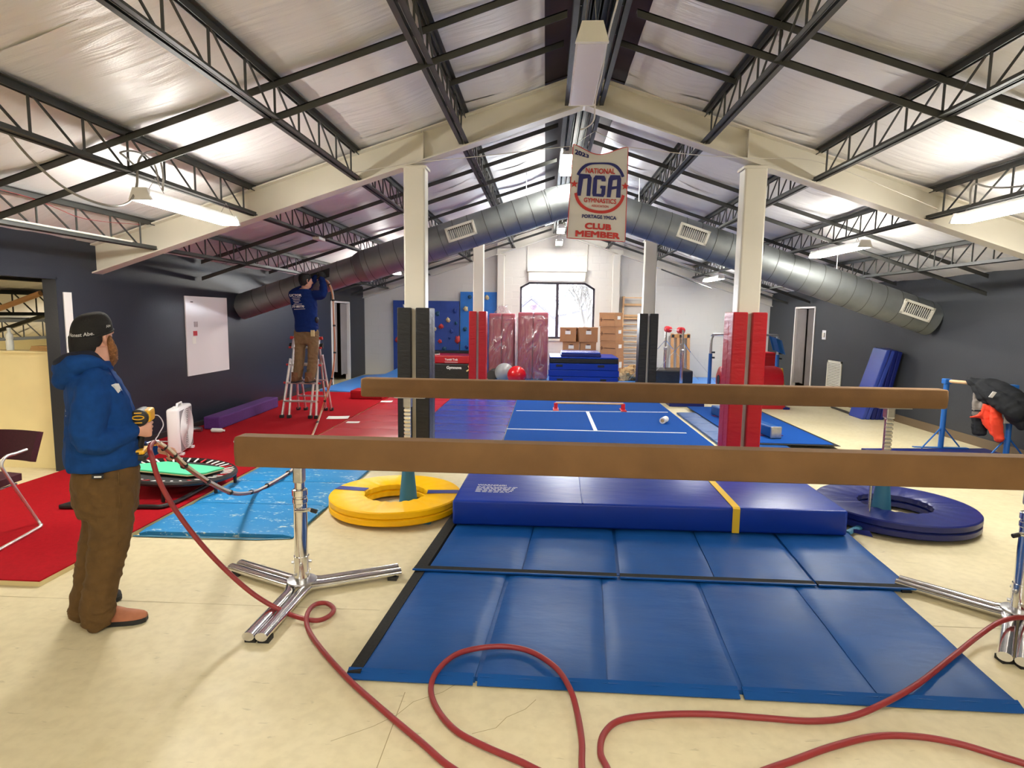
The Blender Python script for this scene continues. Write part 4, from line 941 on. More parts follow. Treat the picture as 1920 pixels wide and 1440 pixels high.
fr = [fl(*p, .062) for p in ((113, 950), (265, 950), (320, 945), (398, 905), (370, 893), (300, 892), (225, 915))]
MB().tube(catmull([fr[0], fr[1], fr[2], fr[3]], 6), .02, 8).build('floor_frame', 'black_frame', t, smooth=True); MB().tube(catmull([fr[0], fr[6], fr[5]], 5), .02, 8).build('floor_frame', 'black_frame', t, smooth=True)
for a in (20, 75, 140, 215, 290, 340):
    a = math.radians(a); p = tilt @ Vector((R*math.cos(a), R*math.sin(a), 0)); MB().tube([p, (p.x, p.y, .05)], .016, 8).build('leg', 'black_frame', t, smooth=True)
gq = [tilt @ Vector(p) for p in ((-.30, -.24, .022), (.25, -.24, .022), (.36, -.12, .022), (.40, .14, .022), (-.20, .16, .022), (-.36, -.05, .022))]
t = thing('foam_sheet', 'mint green foam sheet with tan edge lying on the trampoline', 'foam sheet', gq[0])
n = len(gq); up_ = (tilt.to_3x3() @ Vector((0, 0, 1)))
MB().add([p for p in gq]+[p+up_*.010 for p in gq], [tuple(range(n))[::-1], tuple(range(n, 2*n))]+[(i, (i+1) % n, n+(i+1) % n, n+i) for i in range(n)]).build('backing', 'foam_edge', t)
MB().add([p+up_*.0105 for p in gq]+[p+up_*.024 for p in gq], [tuple(range(n))[::-1], tuple(range(n, 2*n))]+[(i, (i+1) % n, n+(i+1) % n, n+i) for i in range(n)]).build('face', 'green_mat', t)
# chair
CX = -4.02; t = thing('stacking_chair', 'burgundy upholstered chair with bent chrome tube frame at the left edge', 'chair', (CX-.27, 4.3, .042))
A = [atX(*p, CX) for p in ((50, 843), (30, 850), (12, 856), (3, 870), (12, 890), (70, 975))]; f1, f0 = fl(77, 987, .055), fl(-40, 1052, .055)
side = catmull([A[0], A[1], A[2], A[3], A[4], A[5], f1+Vector((.0, .0, .012)), f1.lerp(f0, .12), f0], 6)
for dx in (0, -.54): MB().tube([p+Vector((dx, 0, 0)) for p in side], .012, 10).build('frame_tube', 'aluminium', t, smooth=True)
yb = A[0].y+.03; zb = atX(50, 868, CX).z; ztp = atX(52, 812, CX).z
MB().sheet(12, 8, lambda u, v: (lerp(CX-.53, CX+.02-.03*(1-v), u), yb+.05*(1-(2*u-1)**2)+.06*v, lerp(zb, ztp, v)), .045).build('backrest', 'burgundy', t, smooth=True, bevel=0)
sy0, sz = atX(40, 880, CX-.03), atX(38, 893, CX-.03).z
MB().sheet(10, 10, lambda u, v: (lerp(CX-.51, CX-.03, u), lerp(sy0.y-.44, sy0.y, v), sz+.02*v+.012*math.sin(PI*u)), .055).build('seat', 'burgundy', t, smooth=True)
for dx in (-.06, -.48): MB().tube([(CX+dx, sy0.y-.02, sz-.06), (CX+dx, sy0.y-.4, sz-.065)], .009, 8).build('seat_rail', 'chrome', t, smooth=True)
# ================================================================== things seen through the opening
zt_ = atY(60, 658, 6.25).z
struct('wall_partition', MB().box(-8.2, XL-.14, 6.22, 6.40, 0, zt_-.02), 'cream_board')
struct('trim_4', MB().box(-8.2, XL-.14, 6.20, 6.42, zt_-.02, zt_), 'cream_board')
q = atY(19, 652, 6.3); t = thing('spray_bottle', 'white plastic bottle standing on the cream half wall', 'bottle', (q.x, 6.3, zt_)); MB().lathe([(.032, 0), (.036, .01), (.036, .1), (.03, .115), (.036, .13), (.036, .17), (.016, .195), (.016, .22)], (q.x, 6.3, zt_), 18).build('bottle_body', 'bottle_white', t, smooth=True); MB().lathe([(.02, .22), (.02, .245)], (q.x, 6.3, zt_), 14).build('cap', 'bottle_white', t, smooth=True)
q = atY(82, 652, 6.32); t = thing('board_stack', 'short wooden boards lying on the cream half wall', 'boards', (q.x, 6.32, zt_))
for k in range(3): MB().box(q.x-.12+.01*k, q.x+.16, 6.27, 6.37, zt_+.001+k*.018, zt_+.017+k*.018).build('board', 'board_wood', t)
tag(MB().tube([atY(-10, 582, 6.9), atY(76, 550, 6.9)], .033, 12).build('cardboard_tube', 'peach_pipe', smooth=True), 'tan tube slung under the roof beyond the opening', 'tube')
tag(MB().bar((-5.62, 8.2, rt(-5.62)-.2), (-8.4, 8.2, rt(-8.4)-.2), .05, .05).build('brace_angle', 'joist_paint'), 'grey sloping brace seen through the left opening', 'brace')
# ================================================================== right wall furniture
q0, q1, q2 = atX(1545, 628, XR-.01), atX(1553, 675, XR), atX(1580, 680, XR)
t = thing('thermostat', 'small white thermostat plate on the grey right wall', 'thermostat', (XR, q0.y, q0.z)); MB().box(XR-.012, XR, q0.y-.09, q0.y+.09, q0.z-.10, q0.z+.10).build('back_plate', 'white_plastic', t, bevel=.003); MB().box(XR-.035, XR-.012, q0.y-.04, q0.y+.05, q0.z-.05, q0.z+.05).build('dial_box', 'vent_white', t, bevel=.004)
t = thing('return_vent', 'cream louvred return air vent low on the right wall', 'vent', (XR, 13.05, .3)); vy0, vy1, vz0, vz1 = q2.y, q1.y, .06, .88; b = MB()
for bx in ((vy0, vy1, vz0, vz0+.04), (vy0, vy1, vz1-.04, vz1), (vy0, vy0+.04, vz0, vz1), (vy1-.04, vy1, vz0, vz1)): b.box(XR-.02, XR, *bx)
b.build('vent_frame', 'vent_white', t); MB().box(XR-.004, XR-.001, vy0, vy1, vz0, vz1).build('vent_back', 'vent_dark', t)
for k in range(22):
    z = lerp(vz0+.055, vz1-.055, k/21); MB().hexa([Vector(p) for p in ((XR-.018, vy0+.03, z), (XR-.018, vy1-.03, z), (XR-.005, vy1-.03, z+.012), (XR-.005, vy0+.03, z+.012))], [Vector(p) for p in ((XR-.018, vy0+.03, z+.012), (XR-.018, vy1-.03, z+.012), (XR-.005, vy1-.03, z+.024), (XR-.005, vy0+.03, z+.024))]).build('vent_slat', 'vent_white', t)
# folded mats leaning against the right wall
g0 = fl(1595, 776); 
for k, (off, m, lab) in enumerate(((0, 'violet_mat', 'blue violet folded mat leaning on the right wall, outermost'), (.13, 'navy_mat', 'dark blue folded mat leaning on the right wall behind the outermost'))):
    t = thing('leaning_mat', lab, 'mat', (5.75+off, 11.2, 0), group='folded mats leaning on the right wall'); y0, y1 = 10.85, 11.32
    xb, lean = 5.62+off*1.25, .20
    for j in range(3 if k else 2):
        xa = xb+j*.075
        MB().hexa([Vector(p) for p in ((xa, y0-.0, 0), (xa+.07, y0, 0), (xa+.07, y1-.1, 0), (xa, y1, .0))], [Vector(p) for p in ((xa+lean-off*.9, y0-.25, 1.25-.01*j), (xa+.07+lean-off*.9, y0-.25, 1.25-.02*j), (xa+.07+lean-off*.9, y1-.28, 1.27), (xa+lean-off*.9, y1-.28, 1.27))]).build('mat_panel', m, t, bevel=.012)
# ballet bar with jackets
bz = atY(1757, 842, 8.46).z; B0, B1 = fl(1757, 842, .03), Vector((5.98, 7.35, 0)); 
slab('bar_base_mat', 'dark blue mat under the blue posted wooden bar on the right', 'mat', [(4.30, 8.25), (6.05, 8.45), (6.08, 7.0), (4.6, 6.9)], 0, .03, 'navy_mat')
pa = Vector((5.43, 8.40, 0)); pb = Vector((5.90, 7.55, 0)); pb = atY(1886, 850, 7.75); pb = Vector((pb.x, 7.75, 0)); zbar = atY(1770, 714, 8.4).z
t = thing('bar_stand', 'kids wooden bar on blue posts draped with jackets by the right wall', 'bar stand', (pa+pb)/2+Vector((0, 0, .03)))
for p in (pa, pb):
    MB().tube([(p.x, p.y, .03), (p.x, p.y, zbar)], .034, 10).build('post', 'blue_steel', t, smooth=True)
    MB().box(p.x-.045, p.x+.045, p.y-.045, p.y+.045, zbar-.04, zbar+.03).build('bracket', 'blue_steel', t, bevel=.01)
    for s in (-1, 1): MB().tube([(p.x, p.y, .33), (p.x+s*.30, p.y+s*.08, .035)], .010, 6).build('brace', 'blue_steel', t)
    MB().box(p.x-.36, p.x+.36, p.y-.03, p.y+.03, .03, .04).build('foot', 'blue_steel', t)
MB().tube([(pa.x, pa.y, zbar), (pb.x, pb.y, zbar)], .024, 12).build('bar', 'wood_light', t, smooth=True)
bd = (pb-pa).normalized(); bn = Vector((bd.y, -bd.x, 0)); bn = bn if bn.y < 0 else -bn
def bp(px, py, off=0.):          # point over the bar's line at a pixel column
    return atY(px, py, lerp(pa.y, pb.y, (px-1757)/(1886-1757))-off)
JACKETS = True
q = pb+bn*.06; tag(MB().box(q.x-.04, q.x+.03, q.y-.01, q.y+.0, .50, .62).build('paper_tag', 'paper', bevel=.003), 'torn paper tag taped to the near blue post', 'tag')
# ================================================================== rear of the hall
t = thing('floor_platform', 'low blue carpeted floor deck in front of the rear wall', 'platform', (1.8, 15, 0)); MB().box(-1.35, 4.75, 13.2, 16.95, 0, .085).build('deck', 'foam_edge', t); MB().box(-1.35, 4.75, 13.2, 16.95, .085, .10).build('pile', 'sky_blue', t)
PZ = .10
# climbing wall
def cpanel(px0, py0, px1, zb, m, label, y=Y3-.01, th=.08):
    a, b = atY(px0, py0, y-th), atY(px1, py0, y-th); t = thing('climbing_panel', label, 'climbing wall', ((a.x+b.x)/2, y, zb), group='climbing wall panels')
    MB().box(a.x, b.x, y-th, y-.005, zb, a.z).build('panel', m, t, bevel=.004); return t, y-th
t1, yf = cpanel(737, 563, 861, .0, 'climb_dark', 'wide dark blue climbing wall panel with red and teal holds')
t2, yf2 = cpanel(863, 547, 938, .0, 'climb_light', 'narrow taller bright blue climbing wall panel beside the red column pads')
def hold(t, px, py, yf, r, m, seed):
    rnd = random.Random(seed); c = atY(px, py, yf); b = MB(); b.ball((0, 0, 0), (r*rnd.uniform(.8, 1.2), r*.8, r*rnd.uniform(.8, 1.3)), 10, 7)
    b.v = [v*(1+.25*math.sin(v.x*90+seed)*math.cos(v.z*70+seed)) for v in b.v]; b.xf(Matrix.Translation(c)); o = b.build('climbing_hold', m, t, smooth=True)
for i, (px, py, r, m) in enumerate(((820, 588, .06, 'hold_teal'), (853, 583, .06, 'hold_blue'), (840, 600, .055, 'hold_tan'), (855, 606, .045, 'hold_teal'), (827, 612, .08, 'hold_red'), (815, 617, .05, 'hold_tan'), (847, 621, .05, 'hold_blue'), (843, 634, .045, 'hold_blue'), (858, 637, .085, 'hold_red'), (825, 640, .06, 'hold_red'), (833, 654, .06, 'hold_teal'), (745, 637, .07, 'hold_red'), (752, 580, .03, 'white_print'), (757, 573, .035, 'white_print'))): hold(t1, px, py, yf, r, m, i)
for i, (px, py, r, m) in enumerate(((881, 557, .055, 'hold_teal'), (873, 579, .085, 'hold_tan'), (872, 617, .07, 'hold_teal'), (913, 558, .06, 'hold_tan'), (875, 651, .05, 'hold_blue'))): hold(t2, px, py, yf2, r, m, 30+i)
# mats stacked in front of it
def fbox(name, label, cat, px0, px1, py0, z0, Y, dp, m, group=None, bevel=.02, root=None, part=None):
    a, b = atY(px0, py0, Y), atY(px1, py0, Y)
    t = root or thing(name, label, cat, ((a.x+b.x)/2, Y+dp/2, z0), group=group)
    MB().box(a.x, b.x, Y, Y+dp, z0, a.z).build(part or 'body', m, t, bevel=bevel); return t, a, b
t, a, b = fbox('crash_mat', 'black vinyl crash mat under the red one by the climbing wall', 'mat', 790, 882, 681, 0, 15.2, 1.1, 'black_vinyl', 'mats by the climbing wall')
text('brand_print', 'Gymnova', .10, 'white_print', t, (b.x-.42, 15.195, a.z-.10), (1, 0, 0), (0, 0, 1), .003); MB().tube(catmull([(b.x-.05, 15.19, a.z-.05), (b.x-.02, 15.15, a.z-.12), (b.x-.09, 15.15, a.z-.18)], 5), .02, 6).build('carry_strap', 'foam_edge', t, smooth=True)
t, a2, b2 = fbox('crash_mat', 'red vinyl mat with small white print on top of the black crash mat', 'mat', 795, 879, 666, a.z+.001, 15.25, 1.0, 'red_vinyl', 'mats by the climbing wall')
text('brand_print', 'Tumbl Trak', .07, 'white_print', t, (b2.x-.45, 15.245, a2.z-.10), (1, 0, 0), (0, 0, 1), .002); MB().box(b2.x-.62, b2.x-.28, 15.246, 15.25, a2.z-.17, a2.z-.16).build('brand_print', 'white_print', t)
fbox('black_mat', 'black folded mat standing behind the red mat at the climbing wall', 'mat', 800, 884, 657, 0, 16.4, .3, 'black_vinyl', 'mats by the climbing wall')
q = atY(815, 660, 15.6); t = thing('sport_shoe', 'dark sport shoe lying on the red mat by the black column pad', 'shoe', q); MB().ball((q.x, 15.6, a2.z+.055), (.13, .06, .055), 12, 8).build('upper', 'black_rubber', t, smooth=True); MB().box(q.x-.13, q.x+.13, 15.55, 15.65, a2.z+.001, a2.z+.02).build('sole', 'white_print', t)
# shrink wrapped pink foam blocks
for k, (px0, px1, py, Y, lab) in enumerate(((914, 967, 585, 15.5, 'pink foam block wrapped in clear plastic, left of the pair'), (969, 1031, 583, 15.3, 'pink foam block wrapped in clear plastic, next to the window'))):
    a, b = atY(px0, py, Y), atY(px1, py, Y); t = thing('foam_bale', lab, 'foam block', ((a.x+b.x)/2, Y+.4, PZ), group='wrapped foam blocks'); x0, x1, z1 = a.x, b.x, a.z
    for s in range(2): MB().box(x0+.03+(x1-x0-.06)*s/2+.004, x0+.03+(x1-x0-.06)*(s+1)/2-.004, Y+.05, Y+.75, PZ+.02, z1-.03).build('foam_slab', 'pink_foam', t, bevel=.04, seg=3, smooth=True)
    rnd = random.Random(k)
    def fn(u, v):
        A = 2*PI*u; c, s = math.cos(A), math.sin(A); e = .35; sx = math.copysign(abs(c)**e, c); sy = math.copysign(abs(s)**e, s)
        pinch = 1 if v < .9 else 1-(v-.9)/.1*.8; hx = (x1-x0)/2*pinch*(.985+.005*(1-v)); hy = .42*pinch
        w_ = 1+.012*math.sin(u*41+v*7)+.010*math.sin(u*23-v*11); return ((x0+x1)/2+sx*hx*w_+.06*(1-v)*(k*2-1)*0, Y+.40+sy*hy*w_, lerp(PZ+.005, z1+.16*(v > .9)*((v-.9)*10), min(1, v*1.0)))
    MB().grid(72, 30, fn).build('plastic_wrap', 'plastic_film', t, smooth=True)
    def knot(u, v): A = 2*PI*u; r = .03+.10*v*(1+.3*math.sin(u*25)); return ((x0+x1)/2+r*math.cos(A), Y+.4+r*math.sin(A), z1+.02+.16*v+.03*math.sin(u*19))
    MB().grid(30, 6, knot).build('bag_neck', 'plastic_film', t, smooth=True)
# exercise balls
c = atY(969, 686, 14.2); tag(MB().ball((c.x, 14.2, PZ+.23), .225, 28, 18).build('exercise_ball', 'ball_red', smooth=True), 'shiny red exercise ball in front of the wrapped foam', 'ball', 'exercise balls')
c = atY(946, 684, 14.7); tag(MB().ball((c.x, 14.7, PZ+.24), .235, 28, 18).build('exercise_ball', 'ball_silver', smooth=True), 'silver grey exercise ball behind the red ball', 'ball', 'exercise balls')
q = atY(922, 693, 14.9); tag(MB().tube([(q.x, 14.9, PZ+.14), (q.x+.02, 15.5, PZ+.14)], .13, 18).build('foam_roll', 'vent_dark', smooth=True), 'dark rolled mat lying left of the silver ball', 'roll')
# stacked landing mats used as a vault
t = thing('mat_stack', 'tall stack of folded royal blue mats with black top band', 'mat stack', (.92, 14.4, PZ)); zs = [PZ+.002, .30, .47, .60, .66, .78]
X0, X1 = .11, 1.70
for i, (z0, z1, m) in enumerate(((PZ+.002, .345, 'royal_mat'), (.35, .50, 'royal_mat'), (.505, .655, 'royal_mat'), (.66, .765, 'black_vinyl'), (.768, .80, 'royal_mat'))):
    MB().box(X0-.02*(i == 1), X1+.02*(i == 1), 13.95, 15.3, z0, z1).build('mat_layer', m, t, bevel=.015)
for x in (.34, 1.30): MB().box(x-.075, x+.075, 13.925, 13.95, .575, .625).build('carry_handle', 'black_rubber', t, bevel=.008)
for x in (.36, 1.36): MB().box(x-.07, x+.07, 13.925, 13.95, .255, .30).build('carry_handle', 'black_rubber', t, bevel=.008)
t = thing('folded_mat', 'small purple folded mat on top of the blue mat stack', 'mat', (.85, 14.5, .80)); MB().box(.38, 1.30, 14.0, 14.9, .802, .865).build('mat_layer', 'navy_mat', t, bevel=.012); MB().box(.385, 1.29, 14.02, 14.88, .867, .91).build('mat_layer', 'violet_mat', t, bevel=.012)
# cardboard boxes
def carton(px0, px1, py, z0, Y, label, front='label', rz=0., dp=.42):
    a, b = atY(px0, py, Y), atY(px1, py, Y); wd = b.x-a.x; h = a.z-z0; t = thing('moving_box', label, 'cardboard box', ((a.x+b.x)/2, Y+dp/2, z0), rz, group='cardboard boxes')
    MB().box(-wd/2, wd/2, -dp/2, dp/2, .001, h-.012).build('carton', 'card', t, bevel=.004, world=False)
    MB().box(-wd/2-.004, wd/2+.004, -dp/2-.004, dp/2+.004, h-.05, h).build('lid', 'card', t, bevel=.004, world=False)
    if front == 'label': MB().box(-.045, .045, -dp/2-.008, -dp/2-.002, h-.085, h-.06).build('hand_hole', 'card_dark', t, world=False)
    if front == 'label': MB().box(-.07, .07, -dp/2-.007, -dp/2-.003, h*.52, h*.76).build('paper_label', 'paper', t, world=False)
    else:
        MB().bar((-wd/2+.06, -dp/2-.005, h*.5-.05), (-wd/2+.06, -dp/2-.005, h*.5+.05), .01, .014, (0, 1, 0)).bar((-wd/2+.015, -dp/2-.005, h*.5), (-wd/2+.105, -dp/2-.005, h*.5), .01, .014, (0, 1, 0)).build('printed_mark', 'card_dark', t, world=False)
        MB().box(-wd/2+.13, wd/2-.03, -dp/2-.006, -dp/2-.003, h*.5-.007, h*.5+.007).build('printed_line', 'card_dark', t, world=False)
    MB().box(wd/2+.001, wd/2+.007, -.07, .07, h*.52, h*.76).build('paper_label', 'paper', t, world=False)
    return h+z0
z1 = PZ
zb = [PZ+.002, .46, .79, 1.10]
Yb = 15.9
h0 = atY(1060, 641, Yb).z
carton(1056, 1086, 641, PZ+.6, Yb+.02, 'cardboard box below the left window box', dp=.4); carton(1088, 1118, 641, PZ+.6, Yb+.02, 'cardboard box below the right window box', dp=.4)
for px, lab in ((1056, 'cardboard box at the bottom left behind the mat stack'), (1088, 'cardboard box at the bottom right behind the mat stack')): carton(px, px+30, 665, PZ+.002, Yb+.02, lab, dp=.4)
carton(1052, 1082, 613.5, h0+.001, Yb, 'cardboard box with white label in the window, left one', rz=-.12); carton(1085, 1120, 613.5, h0+.001, Yb, 'cardboard box with white label in the window, right one', rz=.10)
Yt = 15.6; tops = [(1130, 1165, 586, 'topmost'), (1131, 1166, 612.5, 'second from the top'), (1131, 1167, 639, 'third from the top'), (1131, 1167, 667, 'lowest')]
zz = [atY(1140, p[2], Yt).z for p in tops]+[PZ+.002]
for i, (p0, p1, py, n) in enumerate(tops): carton(p0, p1, py, zz[i+1]+.001, Yt, 'cardboard box in the tower by the wall bars, %s' % n, 'print', rz=-.68+.05*(i % 2), dp=.36)
# kraft paper heap
t = thing('paper_heap', 'heap of crumpled brown packing paper by the wall bars', 'packing paper', (2.35, 15.9, PZ)); rnd = random.Random(3)
for k in range(34):
    x = rnd.uniform(1.98, 2.75); h = .42*(1-abs((x-2.4)/.5))+.06; b = MB(); c = Vector((x, rnd.uniform(15.6, 16.2), PZ+rnd.uniform(.05, max(.07, h)))); s = rnd.uniform(.07, .15)
    b.ball((0, 0, 0), (s*1.5, s, s*.7), 8, 6); ph = rnd.uniform(0, 9); b.v = [v*(1+.35*math.sin(v.x*60+ph)*math.cos(v.y*50+v.z*40)) for v in b.v]; b.xf(Matrix.Translation(c) @ Matrix.Rotation(rnd.uniform(0, 3), 4, 'X') @ Matrix.Rotation(rnd.uniform(0, 3), 4, 'Z')); 
    b.v = [Vector((v.x, v.y, max(v.z, PZ+.002))) for v in b.v]; b.build('crumpled_sheet', 'kraft', t)
# wall bars
a, b_ = atY(1167, 556, Y3-.1), atY(1207, 556, Y3-.1); t = thing('wall_bars', 'pale wooden wall bars with many rungs on the rear wall', 'wall bars', ((a.x+b_.x)/2, Y3-.1, PZ)); x0, x1, zt2 = a.x+.03, b_.x+.12, a.z
for x in (x0, x1): MB().box(x-.02, x+.02, Y3-.14, Y3-.02, PZ, zt2).build('upright', 'wood_light', t, bevel=.004); MB().prism([(Y3-.30, zt2), (Y3-.02, zt2), (Y3-.02, zt2-.3), (Y3-.14, zt2-.3)], 'x', x-.02, x+.02).build('top_bracket', 'wood_light', t)
MB().box(x0, x1, Y3-.30, Y3-.27, zt2-.05, zt2-.02).build('rung', 'wood_light', t)
for z in (zt2-.22, zt2-.52, zt2-.60): MB().box(x0, x1, Y3-.08, Y3-.05, z-.03, z+.03).build('cross_board', 'wood_light', t)
for k in range(10): z = .25+k*.16; MB().tube([(x0, Y3-.1, z), (x1, Y3-.1, z)], .017, 8).build('rung', 'wood_light', t, smooth=True)
# adjustable bar with red end pads
Yq = 14.5; A = atY(1249, 617, Yq+1.1); B = atY(1281, 620, Yq); t = thing('high_bar', 'chrome horizontal bar with red end pads and cable stays', 'gym bar', ((A.x+B.x)/2, Yq+.5, PZ), group='gym bars')
for p in (A, B):
    MB().tube([(p.x, p.y, PZ), (p.x, p.y, .95)], .038, 12).build('post', 'chrome', t, smooth=True); MB().tube([(p.x, p.y, .95), (p.x, p.y, p.z)], .027, 10).build('inner_tube', 'chrome', t, smooth=True); MB().lathe([(.05, .92), (.05, .98), (.03, 1.0)], (p.x, p.y, 0), 14).build('collar', 'steel', t, smooth=True)
    MB().box(p.x-.2, p.x+.2, p.y-.04, p.y+.04, PZ, PZ+.02).build('foot', 'steel', t)
    for s in (-1, 1): MB().tube([(p.x, p.y, p.z-.28), (p.x+s*.9, p.y+.1*s, PZ+.05)], .005, 5).build('stay_cable', 'steel', t)
    for s in (-1, 1): MB().tube([(p.x, p.y, p.z-.27), (p.x+s*.2, p.y+.02*s, p.z-.27-.24)], .011, 6).build('stay_strap', 'chrome', t)
MB().tube([A, B], .016, 10).build('bar', 'steel', t, smooth=True)
dv = (B-A).normalized()
for p, s in ((A, 1), (B, -1)): MB().tube([p+dv*s*.03, p+dv*s*.06, p+dv*s*.22, p+dv*s*.25], [.04, .08, .08, .05], 14).build('end_pad', 'red_pad', t, smooth=True)
# wooden springboard leaning on the wall
a, b_ = atY(1262, 626, 16.75), atY(1296, 626, 16.75); t = thing('springboard', 'wooden springboard frame leaning upright on the rear wall', 'springboard', ((a.x+b_.x)/2, 16.6, PZ)); zt3 = a.z; x0, x1 = a.x-.03, b_.x
def lean(x, z, dy=0): return Vector((x, 16.90-.32*(1-(z-PZ)/(zt3-PZ))+dy, z))
def lbar(p, q, w_, h_, n, m): MB().bar(p, q, w_, h_, (0, 1, 0)).build(n, m, t)
for x in (x0+.04, (x0+x1)/2-.06, (x0+x1)/2+.06, x1-.04): lbar(lean(x-.03, PZ+.01), lean(x, zt3), .075, .05, 'side_rail', 'wood_mid')
for z in (PZ+.07, zt3-.06): lbar(lean(x0-.02*(z < 1), z, -.02), lean(x1, z, -.02), .10, .05, 'cross_board', 'wood_mid')
for x in (x0+.05, (x0+x1)/2, x1-.05):
    for z in (PZ+.07, zt3-.06): c = lean(x, z, -.05); MB().box(c.x-.035, c.x+.035, c.y-.01, c.y+.005, c.z-.04, c.z+.04).build('rubber_pad', 'black_rubber', t)
fbox('black_mat', 'black mats stacked flat below the chrome bar', 'mat', 1228, 1300, 694, PZ+.002, 15.2, .9, 'black_vinyl', bevel=.03)
# parallel bars with blue legs
Yp = 13.8; zt4 = atY(1345, 627, Yp).z; xa, xb2 = atY(1333, 650, Yp).x, atY(1459, 650, Yp).x; t = thing('single_bar', 'grey arched bar frame on blue legs behind the red column pads', 'gym bar', ((xa+xb2)/2, Yp, PZ), group='gym bars')
MB().tube(catmull([(xa, Yp, .8), (xa, Yp, zt4-.16), (xa+.03, Yp, zt4-.05), (xa+.14, Yp, zt4), (xb2-.14, Yp, zt4), (xb2-.03, Yp, zt4-.05), (xb2, Yp, zt4-.16), (xb2, Yp, .8)], 6), .028, 10).build('top_tube', 'steel', t, smooth=True)
for x in (xa, xb2):
    MB().tube([(x, Yp, .0), (x, Yp, .95)], .040, 12).build('leg', 'blue_steel', t, smooth=True)
    for z in (.86, .98): MB().tube([(x, Yp, z), (x+.09, Yp-.03, z)], .02, 8).build('clamp_knob', 'black_rubber', t)
    MB().box(x-.06, x+.06, Yp-.5, Yp+.5, .0, .04).build('foot', 'blue_steel', t)
q = atY(1452, 640, Yp-.1); tag(MB().sheet(8, 8, lambda u, v: (q.x-.10+.28*u+.1*(1-v), Yp-.06+.02*math.sin(u*9), 1.05+.32*v-.1*u), .01).build('shade_cloth', 'blue_steel', smooth=True), 'blue cloth hanging on the right leg of the arched bar', 'cloth')
# red foam barrel and blocks
xb0, xb1 = atY(1348, 695, 12.4).x, atY(1464, 695, 12.4).x; cz = .50; t = thing('foam_barrel', 'large red vinyl barrel lying on its side behind the red column pads', 'foam barrel', ((xb0+xb1)/2, 12.4, .2))
MB().lathe([(.20, xb0), (.27, xb0+.03), (.30, xb0+.12), (.30, xb1-.12), (.27, xb1-.03), (.20, xb1)], (0, 12.4, cz), 28, 'x').build('barrel_body', 'red_vinyl', t, smooth=True)
for x in (xb0-.012, xb1-.02): MB().lathe([(.10, x), (.10, x+.03)], (0, 12.4, cz), 18, 'x').build('end_handle', 'black_rubber', t)
MB().box(xb0+.1, xb1-.1, 12.15, 12.65, .0, .22).build('cradle', 'red_vinyl', t, bevel=.02)
q0, q1 = atY(1437, 661, 14.6), atY(1455, 661, 14.6); t = thing('foam_block', 'red vinyl block standing behind the barrel at the right wall', 'block', ((q0.x+q1.x)/2, 14.8, 0)); MB().box(q0.x-.25, q1.x, 14.6, 15.1, .0, q0.z).build('block_body', 'red_vinyl', t, bevel=.02); MB().box(q0.x-.252, q1.x+.002, 14.598, 15.1, q0.z-.10, q0.z-.09).build('piping', 'red_pad', t)
a, b_ = fl(1432, 767), fl(1478, 768); t = thing('foam_block', 'low red vinyl block on the floor right of the red column pads', 'block', ((a.x+b_.x)/2, a.y+.2, 0)); MB().box(a.x-.5, b_.x-.06, a.y, a.y+.38, 0, .2).build('block_body', 'red_vinyl', t, bevel=.015); MB().box(b_.x-.10, b_.x+.02, a.y-.02, a.y+.38, 0, .04).build('base_flap', 'navy_mat', t)
q = atY(1464, 715, 14.0); t = thing('sport_cone', 'yellow cone by the right doorway beyond the barrel', 'cone', (q.x, 14, 0)); MB().lathe([(.16, .0), (.16, .02), (.11, .03), (.03, .62), (.02, .63)], (q.x, 14, 0), 18).build('cone_body', 'cone_yellow', t, smooth=True); MB().box(q.x-.2, q.x+.2, 13.8, 14.2, 0, .018).build('base', 'teal_sleeve', t, bevel=.005)
tag(MB().bar(fl(1560, 763, .02), fl(1596, 776, .02), .05, .03).build('steel_strip', 'black_frame'), 'dark flat bar on the floor by the leaning mats', 'bar')
tag(MB().tube([atY(1240, 505, 15.0), atY(1334, 541, 15.2)], .016, 6).build('roof_stay', 'joist_paint'), 'dark diagonal stay rod below the right roof slope', 'rod')
# ================================================================== ladder
lt = thing('folding_ladder', 'aluminium telescoping step ladder with orange locks on the red carpet', 'ladder', (-3.95, 9.8, .042))
def V3(*a): return Vector(a)
FZ = .045; yF, yT, yR = 9.43, 9.80, 10.24; zT = 1.32
fL, fR = V3(-4.24, yF, FZ), V3(-3.67, yF, FZ); tL, tR = V3(-4.16, yT-.02, zT), V3(-3.74, yT-.02, zT); rL, rR = V3(-4.30, yR, FZ), V3(-3.71, yR, FZ)
def rail(a, b, n='rail', m='aluminium', w_=.055, d_=.025): return MB().bar(a, b, w_, d_, (1, 0, 0)).build(n, m, lt, bevel=.004)
for a, b in ((fL, tL), (fR, tR)): o = rail(a, a.lerp(b, .74)); 
iL, iR = V3(-4.12, yF, FZ), V3(-3.77, yF, FZ)
for a, b in ((iL, tL+V3(.015, 0, 0)), (iR, tR-V3(.015, 0, 0))): rail(a, b, 'inner_rail', w_=.045)
jL, jR = V3(-4.17, yR, FZ), V3(-3.81, yR, FZ)
for a, b in ((rL, tL+V3(0, .05, 0)), (rR, tR+V3(0, .05, 0))): rail(a, a.lerp(b, .78), 'rear_rail')
for a, b in ((jL, tL+V3(.015, .05, 0)), (jR, tR+V3(-.015, .05, 0))): rail(a, b, 'rear_inner_rail', w_=.045)
for p in (fL, fR, iL, iR, rL, rR, jL, jR): MB().box(p.x-.03, p.x+.03, p.y-.035, p.y+.035, .043, .095).build('rubber_foot', 'black_rubber', lt, bevel=.008)
